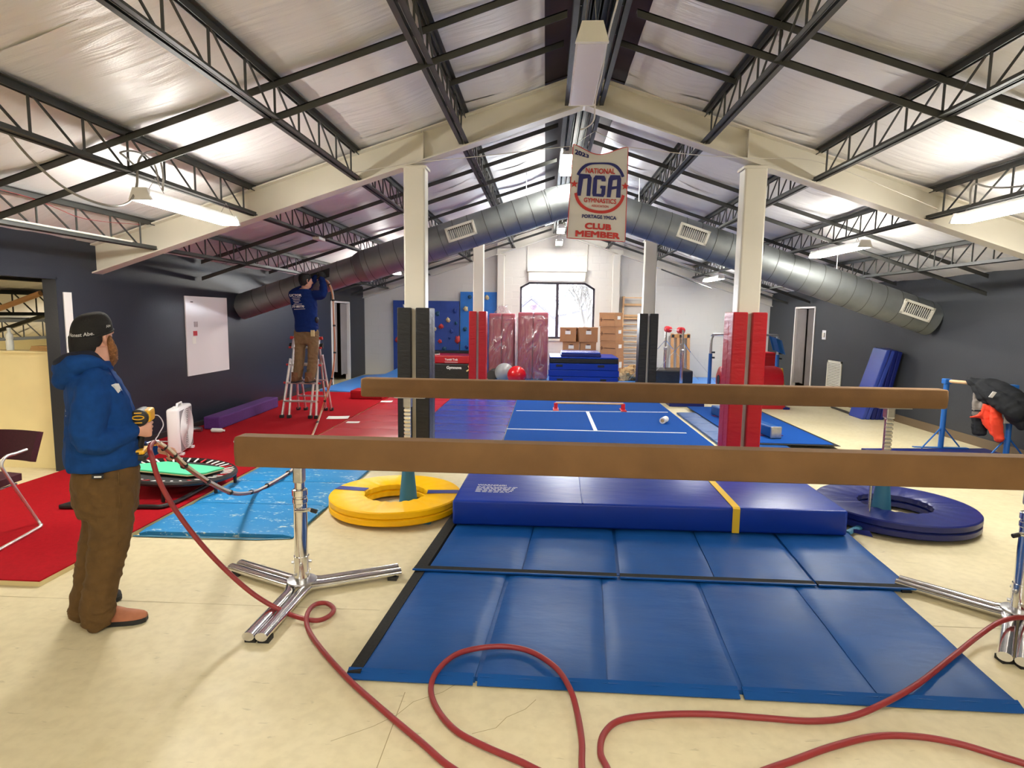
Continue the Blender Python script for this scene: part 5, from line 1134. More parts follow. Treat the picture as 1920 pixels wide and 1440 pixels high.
for z in (.31, .60, .89, 1.17):
    k = (z-FZ)/(zT-FZ); a, b = fL.lerp(tL, k), fR.lerp(tR, k); MB().bar(a, b, .07, .028).build('rung', 'aluminium', lt, bevel=.005)
    for p, s in ((a, -1), (b, 1)): MB().tube([p+V3(s*.02, 0, 0), p+V3(s*.055, -.005, 0)], .018, 10).build('lock_knob', 'red_print', lt, smooth=True)
    a, b = rL.lerp(tL, k), rR.lerp(tR, k); MB().bar(a, b, .05, .025).build('rung', 'aluminium', lt)
for p, s in ((tL, -1), (tR, 1)):
    MB().tube([p+V3(s*.0, .02, -.12), p+V3(s*.07, .02, -.12)], .042, 16).build('hinge', 'black_rubber', lt, smooth=True); MB().tube([p+V3(0, .02, 0), p+V3(s*.06, .02, .01)], .026, 12).build('hinge_lock', 'red_print', lt, smooth=True)
    MB().bar(p+V3(0, -.03, -.15), p+V3(0, .04, .03), .05, .04, (1, 0, 0)).build('hinge_plate', 'aluminium', lt, bevel=.006)
# ================================================================== hoses
hand = Vector((-2.055, 3.06, 1.03))
seg1 = [atY(289, 829, 3.20), atY(284, 833, 3.15), atY(281, 842, 3.10), atY(285, 858, 3.06), atY(300, 905, 3.07), atY(335, 965, 3.10), atY(395, 1040, 3.14), atY(470, 1110, 3.18), fl(535, 1148, .045), fl(585, 1163, .03), fl(612, 1158, .02), fl(626, 1143, .02), fl(612, 1131, .02), fl(590, 1134, .02), fl(576, 1152, .045), fl(578, 1180, .02), fl(605, 1220, .02), fl(655, 1275, .02), fl(720, 1333, .02), fl(790, 1392, .02), fl(850, 1442, .02)]
seg2 = [fl(960, 1500, .02), fl(1050, 1475, .02), fl(990, 1435, .02), fl(910, 1400, .02), fl(855, 1370, .02), fl(820, 1330, .02), fl(808, 1290, .025), fl(822, 1255, .062), fl(862, 1224, .065), fl(930, 1212, .066), fl(990, 1220, .066), fl(1040, 1250, .064), fl(1068, 1290, .055), fl(1082, 1335, .02), fl(1091, 1390, .02), fl(1092, 1445, .02), fl(1110, 1480, .02), fl(1140, 1450, .02), fl(1126, 1412, .02), fl(1133, 1375, .02), fl(1165, 1350, .02), fl(1240, 1340, .02), fl(1330, 1339, .02), fl(1430, 1346, .02), fl(1520, 1352, .02), fl(1590, 1345, .022), fl(1650, 1322, .055), fl(1720, 1283, .066), fl(1790, 1228, .066), fl(1835, 1192, .06), fl(1875, 1166, .10), fl(1915, 1158, .10), fl(1960, 1170, .05), fl(2060, 1260, .02), fl(2090, 1400, .02), fl(2000, 1450, .02), fl(1900, 1425, .02), fl(1800, 1395, .02), fl(1720, 1381, .02), fl(1640, 1381, .02), fl(1560, 1400, .02), fl(1490, 1425, .02), fl(1420, 1450, .02), fl(1330, 1490, .02)]
ho = thing('air_hose', 'dark red rubber hose running from the standing man in loops across the floor', 'hose', fl(585, 1163)); MB().tube(catmull(seg1+seg2, 7), .0135, 10).build('hose_tube', 'hose_red', ho, smooth=True)
path = [atY(296, 832, 3.22), atY(312, 842, 3.26), atY(330, 858, 3.32), atY(352, 878, 3.45), atY(398, 908, 3.95), atY(440, 925, 4.55), fl(478, 921, .075), fl(508, 906, .07), fl(548, 880, .07), fl(572, 850, .06), fl(585, 818, .07), atY(598, 785, 9.2)+V3(0, 0, .0), atY(612, 742, 9.35), atY(624, 700, 9.4), atY(628, 650, 9.45), atY(626, 600, 9.5), atY(624, 555, 9.6), atY(616, 530, 9.68), atY(606, 524, 9.74)]
hb = thing('tube_bundle', 'pale copper coloured tube bundle sagging from the man to the ladder and duct', 'hose bundle', fl(508, 906)); pp = catmull(path, 8)
MB().tube([p+V3(-.006, 0, 0) for p in pp], .0095, 8).build('copper_tube', 'hose_copper', hb, smooth=True); MB().tube([p+V3(.009, .004, .006) for p in pp], .008, 8).build('clear_tube', 'hose_clear', hb, smooth=True); MB().tube([p+V3(.004, -.002, -.012) for p in pp], .006, 6).build('thin_line', 'hose_red', hb, smooth=True)
for k in range(6, len(pp)-2, 8): MB().tube([pp[k], pp[k].lerp(pp[k+1], .5)], .022, 8).build('cable_tie', 'black_rubber', hb)
# ================================================================== outdoors, beyond the window
tag(MB().box(-60, 60, Y3+.6, 130, -.6, -.5).build('snow_ground', 'snow'), 'snowy ground outside the window', 'ground', kind='structure')
def house(x, y, wd, dp, h, rf, label):
    t = thing('house', label, 'house', (x, y, -.5), group='houses outside'); MB().box(x-wd/2, x+wd/2, y, y+dp, -.5, h).build('walls', 'house_wall', t)
    MB().prism([(x-wd/2, h), (x+wd/2, h), (x, h+rf)], 'y', y, y+dp).build('gable', 'house_wall', t)
    for s in (-1, 1): MB().prism([(x, h+rf+.02), (x+s*(wd/2+.4), h-.35), (x+s*(wd/2+.4), h-.15), (x, h+rf+.25)][::s], 'y', y-.4, y+dp+.4).build('roof_slope', 'house_roof', t)
    for k in (-.25, .25): MB().box(x+k*wd-.4, x+k*wd+.4, y-.03, y, h-1.6, h-.4).build('window', 'window_frame', t)
q = atY(996, 590, 40); house(q.x, 40, 6, 8, q.z-1.6, 2.6, 'gabled house outside seen through the left window pane')
q = atY(1090, 600, 60); house(q.x+3, 60, 16, 8, 1.2, 1.6, 'long low house outside seen through the right window pane')
t = thing('bare_tree', 'leafless tree outside the right window pane', 'tree', atY(1096, 640, 26)*1.0); base = atY(1098, 640, 26); base.z = -.5; rnd = random.Random(11)
tr = MB()
def branch(p, d, L, r, n):
    q = p+d*L; tr.tube([p, p.lerp(q, .5)+V3(rnd.uniform(-.05, .05)*L, 0, 0), q], [r, r*.8, r*.6], 5)
    if n == 0: return
    for k in range(3 if n > 2 else 2):
        e = (d+V3(rnd.uniform(-.75, .75), rnd.uniform(-.6, .6), rnd.uniform(-.1, .5))).normalized(); branch(q if k else p.lerp(q, .75), e, L*rnd.uniform(.6, .8), r*.62, n-1)
branch(base, V3(0, 0, 1), 1.5, .13, 6); tr.build('branches', 'bark', t)
p = atY(1066, 640, 30); t = thing('lamp_post', 'white lamp post outside between the window panes', 'lamp post', (p.x, 30, -.5)); MB().tube([(p.x, 30, -.5), (p.x, 30, atY(1066, 583, 30).z)], .12, 8).build('post', 'white_paint', t); zz_ = atY(1066, 583, 30).z; MB().lathe([(.12, zz_), (.3, zz_+.2), (.25, zz_+.6), (.02, zz_+.8)], (p.x, 30, 0), 10).build('lantern', 'white_paint', t)
for i, (px, w_, h_) in enumerate(((1010, 7, 3.4), (1040, 9, 4.2), (1078, 8, 3.8), (1112, 8, 4.4))):
    p = atY(px, 620, 75); t = thing('distant_tree', 'pale hazy leafless tree on the skyline, %s' % ['leftmost', 'second from left', 'third from left', 'rightmost'][i], 'tree', (p.x, 75, -.5), group='distant trees'); tr = MB(); rnd = random.Random(40+i)
    for k in range(3): branch(V3(p.x+rnd.uniform(-3, 3), 75+rnd.uniform(-2, 2), -.5), V3(rnd.uniform(-.1, .1), 0, 1), 2.2, .12, 5)
    tr.build('branches', 'twig_haze', t)
# ================================================================== people
def fuse(mb, name, m, parent, voxel=.008, smooth=6, fold=None, cut=None):
    """one continuous skin grown over overlapping tubes"""
    me = mb.mesh('tmp'); o = bpy.data.objects.new('tmp', me)
    r = o.modifiers.new('r', 'REMESH'); r.mode = 'VOXEL'; r.voxel_size = voxel
    s = o.modifiers.new('s', 'SMOOTH'); s.iterations = smooth; s.factor = .5
    nm = evaluated(o)
    bpy.data.objects.remove(o); bpy.data.meshes.remove(me); nm.name = name
    if fold:
        nm.update(); 
        N_ = [v.normal.copy() for v in nm.vertices]
        co = []
        for v, n_ in zip(nm.vertices, N_): co += list(v.co+n_*fold(v.co))
        nm.vertices.foreach_set('co', co); nm.update()
    inv = ROOTM[parent].inverted(); nm.transform(inv)
    nm.materials.clear(); nm.polygons.foreach_set('use_smooth', [True]*len(nm.polygons)); nm.update()
    return link(name, nm, m, parent)
def limb(mb, pts, rs, n=14, sub=5, flat=1., up=(0, 0, 1)):
    P = catmull(pts, sub); R = [lerp(rs[min(i//sub, len(rs)-1)], rs[min(i//sub+1, len(rs)-1)], (i % sub)/sub) for i in range(len(P))]
    mb.tube(P, R, n, flat=flat, up=up); mb.ball(P[0], R[0]*.97, 12, 8); mb.ball(P[-1], R[-1]*.97, 12, 8)
def ell(mb, secs, L, D, n=22):   # sections: centre, half-extent along L, half-extent along D
    R = []
    for c, a, b in secs:
        R.append([Vector(c)+L*(a*math.copysign(abs(math.cos(t))**.85, math.cos(t)))+D*(b*math.copysign(abs(math.sin(t))**.85, math.sin(t))) for t in [2*PI*k/n for k in range(n)]])
    mb.rings(R)
def hand(mb, wrist, fdir, palm, curl=1., thumb=1., s=1.):
    """palm with five bent fingers; fdir = wrist to knuckles, palm = direction the palm faces, thumb = +1/-1 side"""
    f = fdir.normalized(); p = (palm-f*palm.dot(f)).normalized(); a = f.cross(p).normalized()*thumb     # a points to the thumb side
    W = Vector(wrist); k = W+f*.085*s
    ell(mb, [(W, .026*s, .019*s), (W+f*.03*s, .033*s, .018*s), (W+f*.06*s, .040*s, .017*s), (k, .042*s, .015*s), (k+f*.012*s, .036*s, .011*s)], a, p, 14)
    for i, (o, L) in enumerate(((.0335, .072), (.0112, .081), (-.0112, .075), (-.0335, .060))):
        c = curl*(1+.08*i); q = k+a*o*s; pts = [q-f*.02*s, q]; ang = .25*c
        for j, l in enumerate((.42, .32, .26)):
            ang += (.35 if j == 0 else .72)*c; d = f*math.cos(ang)+p*math.sin(ang); q = q+d*(L*l*s); pts.append(q)
        limb(mb, pts, [.0090*s, .0090*s, .0084*s, .0078*s, .0068*s], 8, 3)
    b = W+f*.028*s+a*.030*s; d1 = (f*.6+a*.65+p*.35).normalized(); d2 = (f*.75+a*.1+p*.65*curl).normalized(); d3 = (f*.6-a*.3+p*.75*curl).normalized()
    limb(mb, [b-a*.012*s, b+d1*.022*s, b+d1*.022*s+d2*.030*s, b+d1*.022*s+d2*.030*s+d3*.024*s], [.013*s, .0115*s, .010*s, .0085*s], 8, 3)
from mathutils import noise as mnoise
def folds(amp, f1, seed=0., zone=None):
    def fn(c):
        q = Vector((c.x*f1*.16+seed, c.y*f1*.16, c.z*f1*.27)); q = q+mnoise.noise_vector(q*.5)*.9
        v = amp*((1-2.2*abs(mnoise.noise(q)))*1.1-.25+.5*mnoise.noise(q*2.3))
        return v*(zone(c) if zone else 1)
        v = amp*(math.sin(c.z*f1+math.sin(c.x*17+seed)*1.6+c.y*9)*.6+math.sin(c.z*f1*1.9+c.x*23+seed*2+math.sin(c.y*21))*.4)
        return v*(zone(c) if zone else 1)
    return fn
def head(mb, c, az, s=1., nose=True):
    """skull, jaw, nose, brows, lips and ears; az = heading of the face"""
    F_ = Vector((math.cos(az), math.sin(az), 0)); S = Vector((-F_.y, F_.x, 0)); Zv = Vector((0, 0, 1)); c = Vector(c)
    prof = [(-.125, .012, .035, .030), (-.115, .028, .052, .042), (-.085, .022, .075, .058), (-.045, .012, .092, .068), (0, .0, .100, .074), (.045, -.004, .101, .077), (.085, -.008, .090, .070), (.112, -.010, .062, .050), (.125, -.010, .03, .025)]
    ell(mb, [(c+Zv*z*s+F_*dx*s, fx*s, sy*s) for z, dx, fx, sy in prof], F_, S, 20)
    limb(mb, [c+F_*.098*s+Zv*.02*s, c+F_*.112*s-Zv*.005*s, c+F_*.125*s-Zv*.028*s, c+F_*.108*s-Zv*.036*s], [.010*s, .012*s, .016*s, .011*s], 8, 3)
    for q in (-1, 1):
        limb(mb, [c+F_*.094*s+S*q*.015*s+Zv*.03*s, c+F_*.09*s+S*q*.045*s+Zv*.032*s], [.010*s, .009*s], 8, 3)
        limb(mb, [c+S*q*.072*s+F_*.004*s-Zv*.030*s, c+S*q*.084*s-F_*.010*s-Zv*.012*s, c+S*q*.088*s-F_*.016*s+Zv*.012*s, c+S*q*.082*s-F_*.004*s+Zv*.028*s, c+S*q*.074*s+F_*.006*s+Zv*.014*s], [.009*s, .010*s, .0095*s, .008*s, .008*s], 8, 3)
        limb(mb, [c+F_*.099*s+S*q*.002*s-Zv*.062*s, c+F_*.092*s+S*q*.022*s-Zv*.064*s], [.008*s, .006*s], 8, 3)
    return F_, S
# ---- the man with the drill on the left
G0 = fl(198, 1166); VA = math.atan2(-G0.y, -G0.x)           # heading towards the camera
Dv = Vector((-math.cos(VA), -math.sin(VA), 0)); Lv = Vector((-Dv.y, Dv.x, 0))*-1
def mp(px, py, dep=0.):
    d = ray(px, py); q = G0+Dv*dep; return CAMP+d*((q-CAMP).dot(Dv)/d.dot(Dv))
LPX = (mp(300, 900)-mp(200, 900)).length/100
p1 = thing('person', 'man in blue hoodie and brown work trousers holding a drill, black cap backwards', 'person', G0, group='people')
def row(y, l, r, dd, dep=0.): return (mp((l+r)/2, y, dep), (r-l)/2*LPX, dd)
hz = math.radians(84)                                       # heading of the face
# skin: one figure under the clothes
b = MB(); hc = mp(175, 634, .02); hF, hS = head(b, hc, hz, .93)
ell(b, [row(700, 150, 205, .10), row(680, 152, 204, .062), row(668, 152, 203, .058), row(650, 150, 200, .058)], Lv, Dv)
ell(b, [row(880, 145, 245, .15), row(830, 142, 240, .15), row(780, 145, 232, .16), row(730, 145, 222, .17), row(705, 150, 208, .14), row(690, 155, 203, .06)], Lv, Dv)
wr = mp(246, 807, -.12); we = mp(168, 826, -.20); ws = mp(178, 715, -.15)
lw = mp(292, 842, .10); le = mp(215, 838, .26); ls = mp(172, 712, .17)
limb(b, [ws, we, wr], [.05, .042, .028]); limb(b, [ls, le, lw], [.05, .042, .028])
for dep, pts in ((-.08, ((200, 880), (205, 1000), (190, 1100), (192, 1150))), (.09, ((190, 880), (185, 1000), (172, 1090), (165, 1135)))): limb(b, [mp(x, y, dep) for x, y in pts], [.09, .06, .05, .04])
fd = (mp(300, 806, -.10)-mp(246, 807, -.12)).normalized(); Zu = Vector((0, 0, 1))
hand(b, wr, (fd+Zu*.05).normalized(), (Dv*1.0+Zu*.0), 1.55, 1., 1.02)
hand(b, lw, (Lv*.9+Zu*(-.25)-Dv*.15).normalized(), (-Dv*.6-Zu*.75), 1.45, -1., 1.02)
body = fuse(b, 'body', 'skin', p1, .0042, 2)
for q in (-1, 1):
    e = hc+hF*.079+hS*q*.029+Zu*.011; MB().ball(e, .0105, 10, 8).build('eye', 'white_print', body, smooth=True); MB().ball(e+hF*.0075, .006, 8, 6).build('iris', 'black_rubber', body, smooth=True)
# beard
b = MB(); ell(b, [(hc-Zu*.158+hF*.075, .022, .026), (hc-Zu*.135+hF*.07, .045, .046), (hc-Zu*.10+hF*.062, .058, .058), (hc-Zu*.07+hF*.058, .056, .062), (hc-Zu*.045+hF*.060, .045, .062), (hc-Zu*.02+hF*.050, .012, .066)], hF, hS)
for q in (-1, 1): limb(b, [hc+hF*.030+hS*q*.072+Zu*.005, hc+hF*.036+hS*q*.071-Zu*.03, hc+hF*.050+hS*q*.062-Zu*.065, hc+hF*.072+hS*q*.035-Zu*.105], [.012, .020, .028, .032], 10, 4)
limb(b, [hc+hF*.085-Zu*.085, hc+hF*.095-Zu*.12, hc+hF*.088-Zu*.155], [.045, .045, .025], 12, 4)
fuse(b, 'beard', 'beard', p1, .006, 4, folds(.002, 190))
b = MB(); b.sheet(16, 6, lambda u, v: hc+hF*(.075*math.cos((u-.5)*5.6)*-1*1.0-.004)+hS*(.080*math.sin((u-.5)*3.0))+Zu*(-.075+.07*v), .006)
# cap: crown, band and the brim turned to the back of the neck
cp = MB(); kr = hc+Zu*.032
def crown(u, v):
    A = 2*PI*u; ph = v*PI/2; rr = math.cos(ph)**.55; return kr+hF*(.110*rr*math.cos(A)-.009)+hS*(.088*rr*math.sin(A))+Zu*(.112*math.sin(ph)-.010+.026*rr*math.cos(A))
o = MB().grid(40, 14, crown).build('cap_crown', 'cap_black', p1, smooth=True)
MB().tube([crown(k/40, .02) for k in range(40)], .006, 6, closed=True).build('cap_band', 'cap_black', o, smooth=True)
def brim(u, v):
    A = PI+(u-.5)*2.3; r = 1+.02*v; return kr+hF*((.110*r)*math.cos(A)-.009-.012*v)+hS*(.088*r*math.sin(A)*(1-.38*v*v))+Zu*(-.012+.026*math.cos(A)-.100*v+.012*math.cos((u-.5)*3))
MB().sheet(18, 6, brim, .004).build('cap_brim', 'cap_black', o, smooth=True)
def cap_text(body_, size, a0, zoff, m='white_print'):
    me = text_mesh(body_, size, .0004, 'CENTER', .0005); inv = ROOTM[p1].inverted()
    for v in me.vertices:
        A = a0+v.co.x/.10; rr = .995; zz = zoff+v.co.y; ph = max(0, min(1.4, math.asin(max(0, min(.98, (zz+.010)/.112))))); r2 = math.cos(ph)**.55
        v.co = inv @ (kr+hF*(.113*r2*math.cos(A)-.009)+hS*(.091*r2*math.sin(A))+Zu*(zz+.026*r2*math.cos(A)))
    me.materials.clear(); link('cap_lettering', me, m, o)
viewA = VA-hz                                               # camera side of the head in head angles
cap_text('Honest Abe.', .026, viewA-.45, .012); cap_text('Abe', .02, viewA+1.0, .030)
# hair at the nape
b = MB(); ell(b, [(hc-Zu*.070-hF*.062, .022, .040), (hc-Zu*.045-hF*.045, .052, .062), (hc-hF*.03, .072, .076), (hc+Zu*.035-hF*.018, .080, .079)], hF, hS); fuse(b, 'hair', 'hair_black', p1, .008, 2)
# hoodie
b = MB(); ell(b, [row(872, 127, 262, .19), row(862, 124, 264, .205), row(835, 126, 259, .205), row(800, 128, 254, .205), row(770, 128, 248, .205), row(740, 127, 238, .21), row(718, 126, 226, .205), row(700, 134, 212, .165), row(686, 145, 205, .10), row(676, 150, 204, .075)], Lv, Dv, 28)
limb(b, [mp(176, 714, -.12), mp(172, 760, -.19), mp(166, 822, -.215), mp(200, 826, -.20), mp(244, 808, -.125)], [.078, .083, .074, .062, .046])
limb(b, [mp(172, 712, .13), mp(180, 770, .22), mp(212, 838, .25), mp(285, 842, .11)], [.078, .078, .068, .046])
z0_, z1_ = mp(180, 872).z, mp(180, 700).z
hoodie = fuse(b, 'hoodie', 'hoodie', p1, .0080, 4, folds(.0075, 40, 1.))
# cuffs, hem
MB().tube([mp(239, 809, -.135), mp(250, 807, -.12)], [.049, .043], 16).build('cuff', 'hoodie', hoodie, smooth=True); MB().tube([mp(278, 843, .12), mp(287, 843, .11)], [.045, .04], 16).build('cuff', 'hoodie', hoodie, smooth=True)
# hood lying on the back: outer roll and dark lining
b = MB(); limb(b, [mp(200, 690, -.06), mp(172, 680, -.115), mp(140, 685, -.10), mp(122, 690, -.0), mp(132, 688, .10), mp(170, 682, .11), mp(204, 690, .05)], [.022, .040, .052, .058, .052, .04, .022]); limb(b, [mp(135, 700, -.08), mp(120, 712, 0), mp(133, 700, .08)], [.05, .055, .05])
fuse(b, 'hood', 'hoodie', hoodie, .008, 4, folds(.004, 60, 2.))
b = MB(); limb(b, [mp(196, 682, -.045), mp(168, 668, -.085), mp(136, 674, -.075), mp(119, 684, -.03), mp(124, 684, .06), mp(160, 670, .085)], [.014, .030, .040, .046, .04, .03]); fuse(b, 'hood_lining', 'hood_lining', hoodie, .008, 4, folds(.003, 70, 5.))
# chest print on the camera side and drawstring
def onf(px, py, dep): return mp(px, py, dep)
for quad in (((214, 722), (222, 719), (229, 733), (221, 737)), ((223, 740), (230, 736), (234, 745), (226, 749))):
    q = [onf(x, y, -.215*math.sqrt(max(.02, 1-((x-182)/57)**2))-.016) for x, y in quad]; n = (q[1]-q[0]).cross(q[3]-q[0]).normalized(); n = n if n.dot(Dv) < 0 else -n; MB().hexa([x-n*.016 for x in q], [x+n*.002 for x in q]).build('chest_print', 'white_print', hoodie)
MB().tube(catmull([mp(203, 690, -.10), mp(214, 708, -.15), mp(228, 735, -.15), mp(236, 755, -.13)], 5), .003, 6).build('drawstring', 'hoodie_dark', hoodie, smooth=True)
for i, y in enumerate((720, 733, 745, 757, 770, 782)): MB().box(-.004, .004, -.022, .022, -.006, .006).xf(Matrix.Translation(mp(127.5+.6*(i % 2), y, -.075)) @ Matrix.Rotation(VA+PI*.62, 4, 'Z')).build('back_print', 'white_print', hoodie)
# trousers
b = MB(); ell(b, [row(862, 140, 256, .165), row(880, 138, 260, .18), row(910, 136, 261, .185), row(940, 140, 260, .175), row(962, 150, 257, .14)], Lv, Dv, 26)
limb(b, [mp(202, 905, -.085), mp(208, 960, -.085), mp(206, 1010, -.085), mp(197, 1060, -.08), mp(187, 1110, -.08), mp(182, 1158, -.075)], [.125, .112, .098, .088, .082, .076])
limb(b, [mp(192, 905, .085), mp(196, 960, .09), mp(186, 1010, .095), mp(175, 1060, .10), mp(165, 1105, .10), mp(158, 1142, .10)], [.12, .11, .095, .085, .08, .075])
kz = mp(190, 1110).z
trs = fuse(b, 'trousers', 'duck_canvas', p1, .008, 4, folds(.009, 50, 3., lambda c: 1.3 if c.z < kz else .75))
MB().tube([mp(222, 885, -.19), mp(224, 930, -.20), mp(226, 975, -.185), mp(222, 1030, -.17)], .0035, 6).build('side_seam', 'duck_canvas', trs, smooth=True)
q = mp(183, 893, -.205); MB().box(-.026, .026, -.016, .01, -.011, .011).xf(Matrix.Translation(q) @ Matrix.Rotation(VA+PI/2, 4, 'Z') @ Matrix.Rotation(.12, 4, 'Y')).build('pocket_label', 'black_rubber', trs, bevel=.002)
MB().box(-.016, .016, -.0175, .002, -.004, .004).xf(Matrix.Translation(q) @ Matrix.Rotation(VA+PI/2, 4, 'Z') @ Matrix.Rotation(.12, 4, 'Y')).build('label_print', 'white_print', trs)
def shoe(heel, toe, parent, up, sole, s=1.):
    d = (toe-heel); L = d.length; d.normalize(); n = Vector((-d.y, d.x, 0)); prof = [(0, .030, .075), (.06, .036, .085), (.25, .037, .095), (.45, .039, .085), (.65, .046, .058), (.82, .046, .045), (.94, .036, .036), (1.0, .018, .026)]
    R = []; S = []
    for u, hw, h in prof:
        c = heel+d*(u*L); R.append([c+n*(hw*s*math.cos(t))+Vector((0, 0, .024+(h-.0)*max(0, math.sin(t))*s)) for t in [2*PI*k/16 for k in range(16)]])
        S.append([c+n*(x*(hw+.004)*s)+Vector((0, 0, z)) for x, z in ((-1, .002), (1, .002), (1.02, .014), (1, .028), (-1, .028), (-1.02, .014))])
    o = MB().rings(R).build('shoe', up, parent, smooth=True); MB().rings(S).build('sole', sole, o, smooth=True); return o
sh = shoe(fl(166, 1174), fl(276, 1163), p1, 'shoe_tan', 'black_rubber')
for k in (.42, .5, .58):
    c = fl(166, 1174).lerp(fl(276, 1163), k)+Vector((0, 0, .105-.10*(k-.42)*2.2)); MB().tube([c-Dv*.03+Zu*-.012, c, c+Dv*.03+Zu*-.012], .003, 6).build('lace', 'shoe_tan', sh)
shoe(fl(140, 1151), fl(226, 1120), p1, 'black_rubber', 'black_rubber')
# ---- cordless drill in his right hand
q = mp(268, 812, -.07); dr = thing('cordless_drill', 'yellow and black cordless drill in the standing man\'s hand', 'drill', q-Vector((0, 0, .1)))
ax = Dv*.93+Lv*.25; ax.normalize(); c = mp(263, 782, -.085)
MB().tube([c-ax*.05, c-ax*.045, c+ax*.10, c+ax*.12], [.040, .047, .045, .034], 18).build('motor_housing', 'tool_black', dr, smooth=True)
MB().tube([c+ax*.105, c+ax*.16, c+ax*.19], [.034, .030, .018], 16).build('chuck', 'black_rubber', dr, smooth=True)
sd = Vector((-ax.y, ax.x, 0)); sd = sd if sd.dot(Lv) > 0 else -sd
MB().bar(c+sd*.030-ax*.02+Zu*.005, c+sd*.030+ax*.11+Zu*.005, .045, .07).build('side_cover', 'tool_yellow', dr, bevel=.012)
MB().tube([c-ax*.0515+sd*(.028*math.cos(t))+Zu*(.010*math.sin(t)+.004) for t in [2*PI*k/16 for k in range(16)]], .003, 5, closed=True).build('rear_vent', 'tool_yellow', dr)
for z in (.030, -.024): MB().bar(c-ax*.050-sd*.018+Zu*z, c-ax*.050+sd*.018+Zu*z, .004, .005).build('rear_vent', 'tool_yellow', dr)
hb0, hb1 = mp(270, 797, -.078), mp(260, 842, -.065)
MB().tube([hb0, hb0.lerp(hb1, .5), hb1], [.022, .020, .024], 12).build('handle', 'tool_black', dr, smooth=True)
bq = mp(256, 851, -.075); Mx = Matrix.Translation(bq) @ Matrix.Rotation(math.atan2(sd.y, sd.x), 4, 'Z')
MB().box(-.055, .055, -.055, .075, -.030, .004).xf(Mx).build('battery', 'tool_black', dr, bevel=.010); MB().box(-.048, .05, -.058, .075, .004, .030).xf(Mx).build('battery_seat', 'tool_yellow', dr, bevel=.010); MB().box(-.024, .024, -.0605, -.05, .008, .020).xf(Mx).build('badge', 'tool_black', dr)
# fittings at the hose end in the other hand
q = mp(287, 830, .06); hf = thing('hose_coupling', 'brass and steel coupling in the standing man\'s far hand', 'coupling', q); MB().tube([q-Lv*.035-Dv*.03, q+Lv*.0, q+Lv*.03], [.009, .014, .012], 12).build('fitting_body', 'steel', hf, smooth=True); MB().tube([q+Lv*.0-Dv*.012, q+Lv*.012-Dv*.012], .018, 12).build('brass_nut', 'tool_yellow', hf, smooth=True)
# ---- the worker on the ladder
X2, Y2m, Z2 = -3.93, 9.53, .617
p2 = thing('person', 'man in dark blue sweatshirt and khaki trousers standing on the ladder reaching into the duct', 'person', (X2, Y2m, Z2), group='people')
EX, EY = Vector((1, 0, 0)), Vector((0, 1, 0)); h2 = math.radians(48)
def w2(px, py, dy=0.): return atY(px, py, Y2m+dy)
b = MB(); hc2 = w2(573, 527, -.01); hF2, hS2 = head(b, hc2, h2, .93)
ell(b, [(w2(571, 548), .085, .06), (w2(572, 540), .055, .055), (w2(573, 532), .05, .05)], EX, EY)
ell(b, [(w2(575, 612), .12, .08), (w2(574, 580), .13, .09), (w2(572, 556), .17, .09), (w2(571, 546), .08, .06)], EX, EY)
sR, eR, hR = w2(590, 553, .0), w2(606, 549, .01), w2(603, 521, .10); sL, eL, hL = w2(550, 552, .02), w2(578, 536, .16), w2(596, 520, .15)
limb(b, [sR, eR, hR], [.05, .042, .028]); limb(b, [sL, eL, hL], [.05, .042, .028])
limb(b, [w2(563, 612), w2(562, 665), w2(557, 712)], [.085, .06, .045]); limb(b, [w2(586, 612), w2(586, 665), w2(581, 712)], [.085, .06, .045])
hand(b, hR, Vector((-.3, .3, .9)).normalized(), Vector((-.5, .8, .2)), 1.0, 1., .98); hand(b, hL, Vector((.8, .2, .35)).normalized(), Vector((.1, .9, .3)), 1.0, -1., .98)
bd2 = fuse(b, 'body', 'skin', p2, .006, 3)
b = MB(); hand(b, hR, Vector((-.3, .3, .9)).normalized(), Vector((-.5, .8, .2)), 1.0, 1., 1.07); limb(b, [hR-Vector((0, .02, .05)), hR], [.036, .032]); fuse(b, 'glove', 'black_rubber', p2, .006, 2)
b = MB(); hand(b, hL, Vector((.8, .2, .35)).normalized(), Vector((.1, .9, .3)), 1.0, -1., 1.07); limb(b, [hL-Vector((.05, 0, .02)), hL], [.036, .032]); fuse(b, 'glove', 'black_rubber', p2, .006, 2)
for q in (-1, 1): MB().ball(hc2+hF2*.085+hS2*q*.03+Zu*.012, .009, 8, 6).build('eye', 'white_print', bd2, smooth=True)
b = MB(); ell(b, [(hc2-Zu*.075-hF2*.045, .035, .045), (hc2-Zu*.04-hF2*.03, .066, .070), (hc2-hF2*.022, .084, .080), (hc2+Zu*.05-hF2*.012, .100, .082), (hc2+Zu*.09-hF2*.008, .096, .076), (hc2+Zu*.12-hF2*.008, .06, .05)], hF2, hS2); fuse(b, 'hair', 'hair_black', p2, .009, 2)
b = MB(); ell(b, [(w2(575, 622), .180, .135), (w2(575, 612), .184, .138), (w2(575, 604), .180, .132), (w2(573, 590), .182, .13), (w2(570, 570), .205, .13), (w2(567, 556), .215, .125), (w2(567, 549), .185, .10), (w2(571, 542), .085, .075)], EX, EY, 26)
limb(b, [sR, w2(600, 553, .0), eR, w2(606, 535, .06), hR-Vector((0, 0, .02))], [.078, .076, .066, .056, .046]); limb(b, [sL, w2(562, 545, .12), eL, hL-Vector((.03, 0, .0))], [.078, .072, .062, .044])
sw = fuse(b, 'sweatshirt', 'hoodie_dark', p2, .010, 4, folds(.006, 40, 2.))
yb2 = Y2m-.142
def bprint(px, py, body_, size, sx=1.): text('back_print', body_, size, 'white_print', sw, w2(px, py, -.139), (1, 0, .03), (0, -.05, 1), .001, 'CENTER', sx, ext=.004)
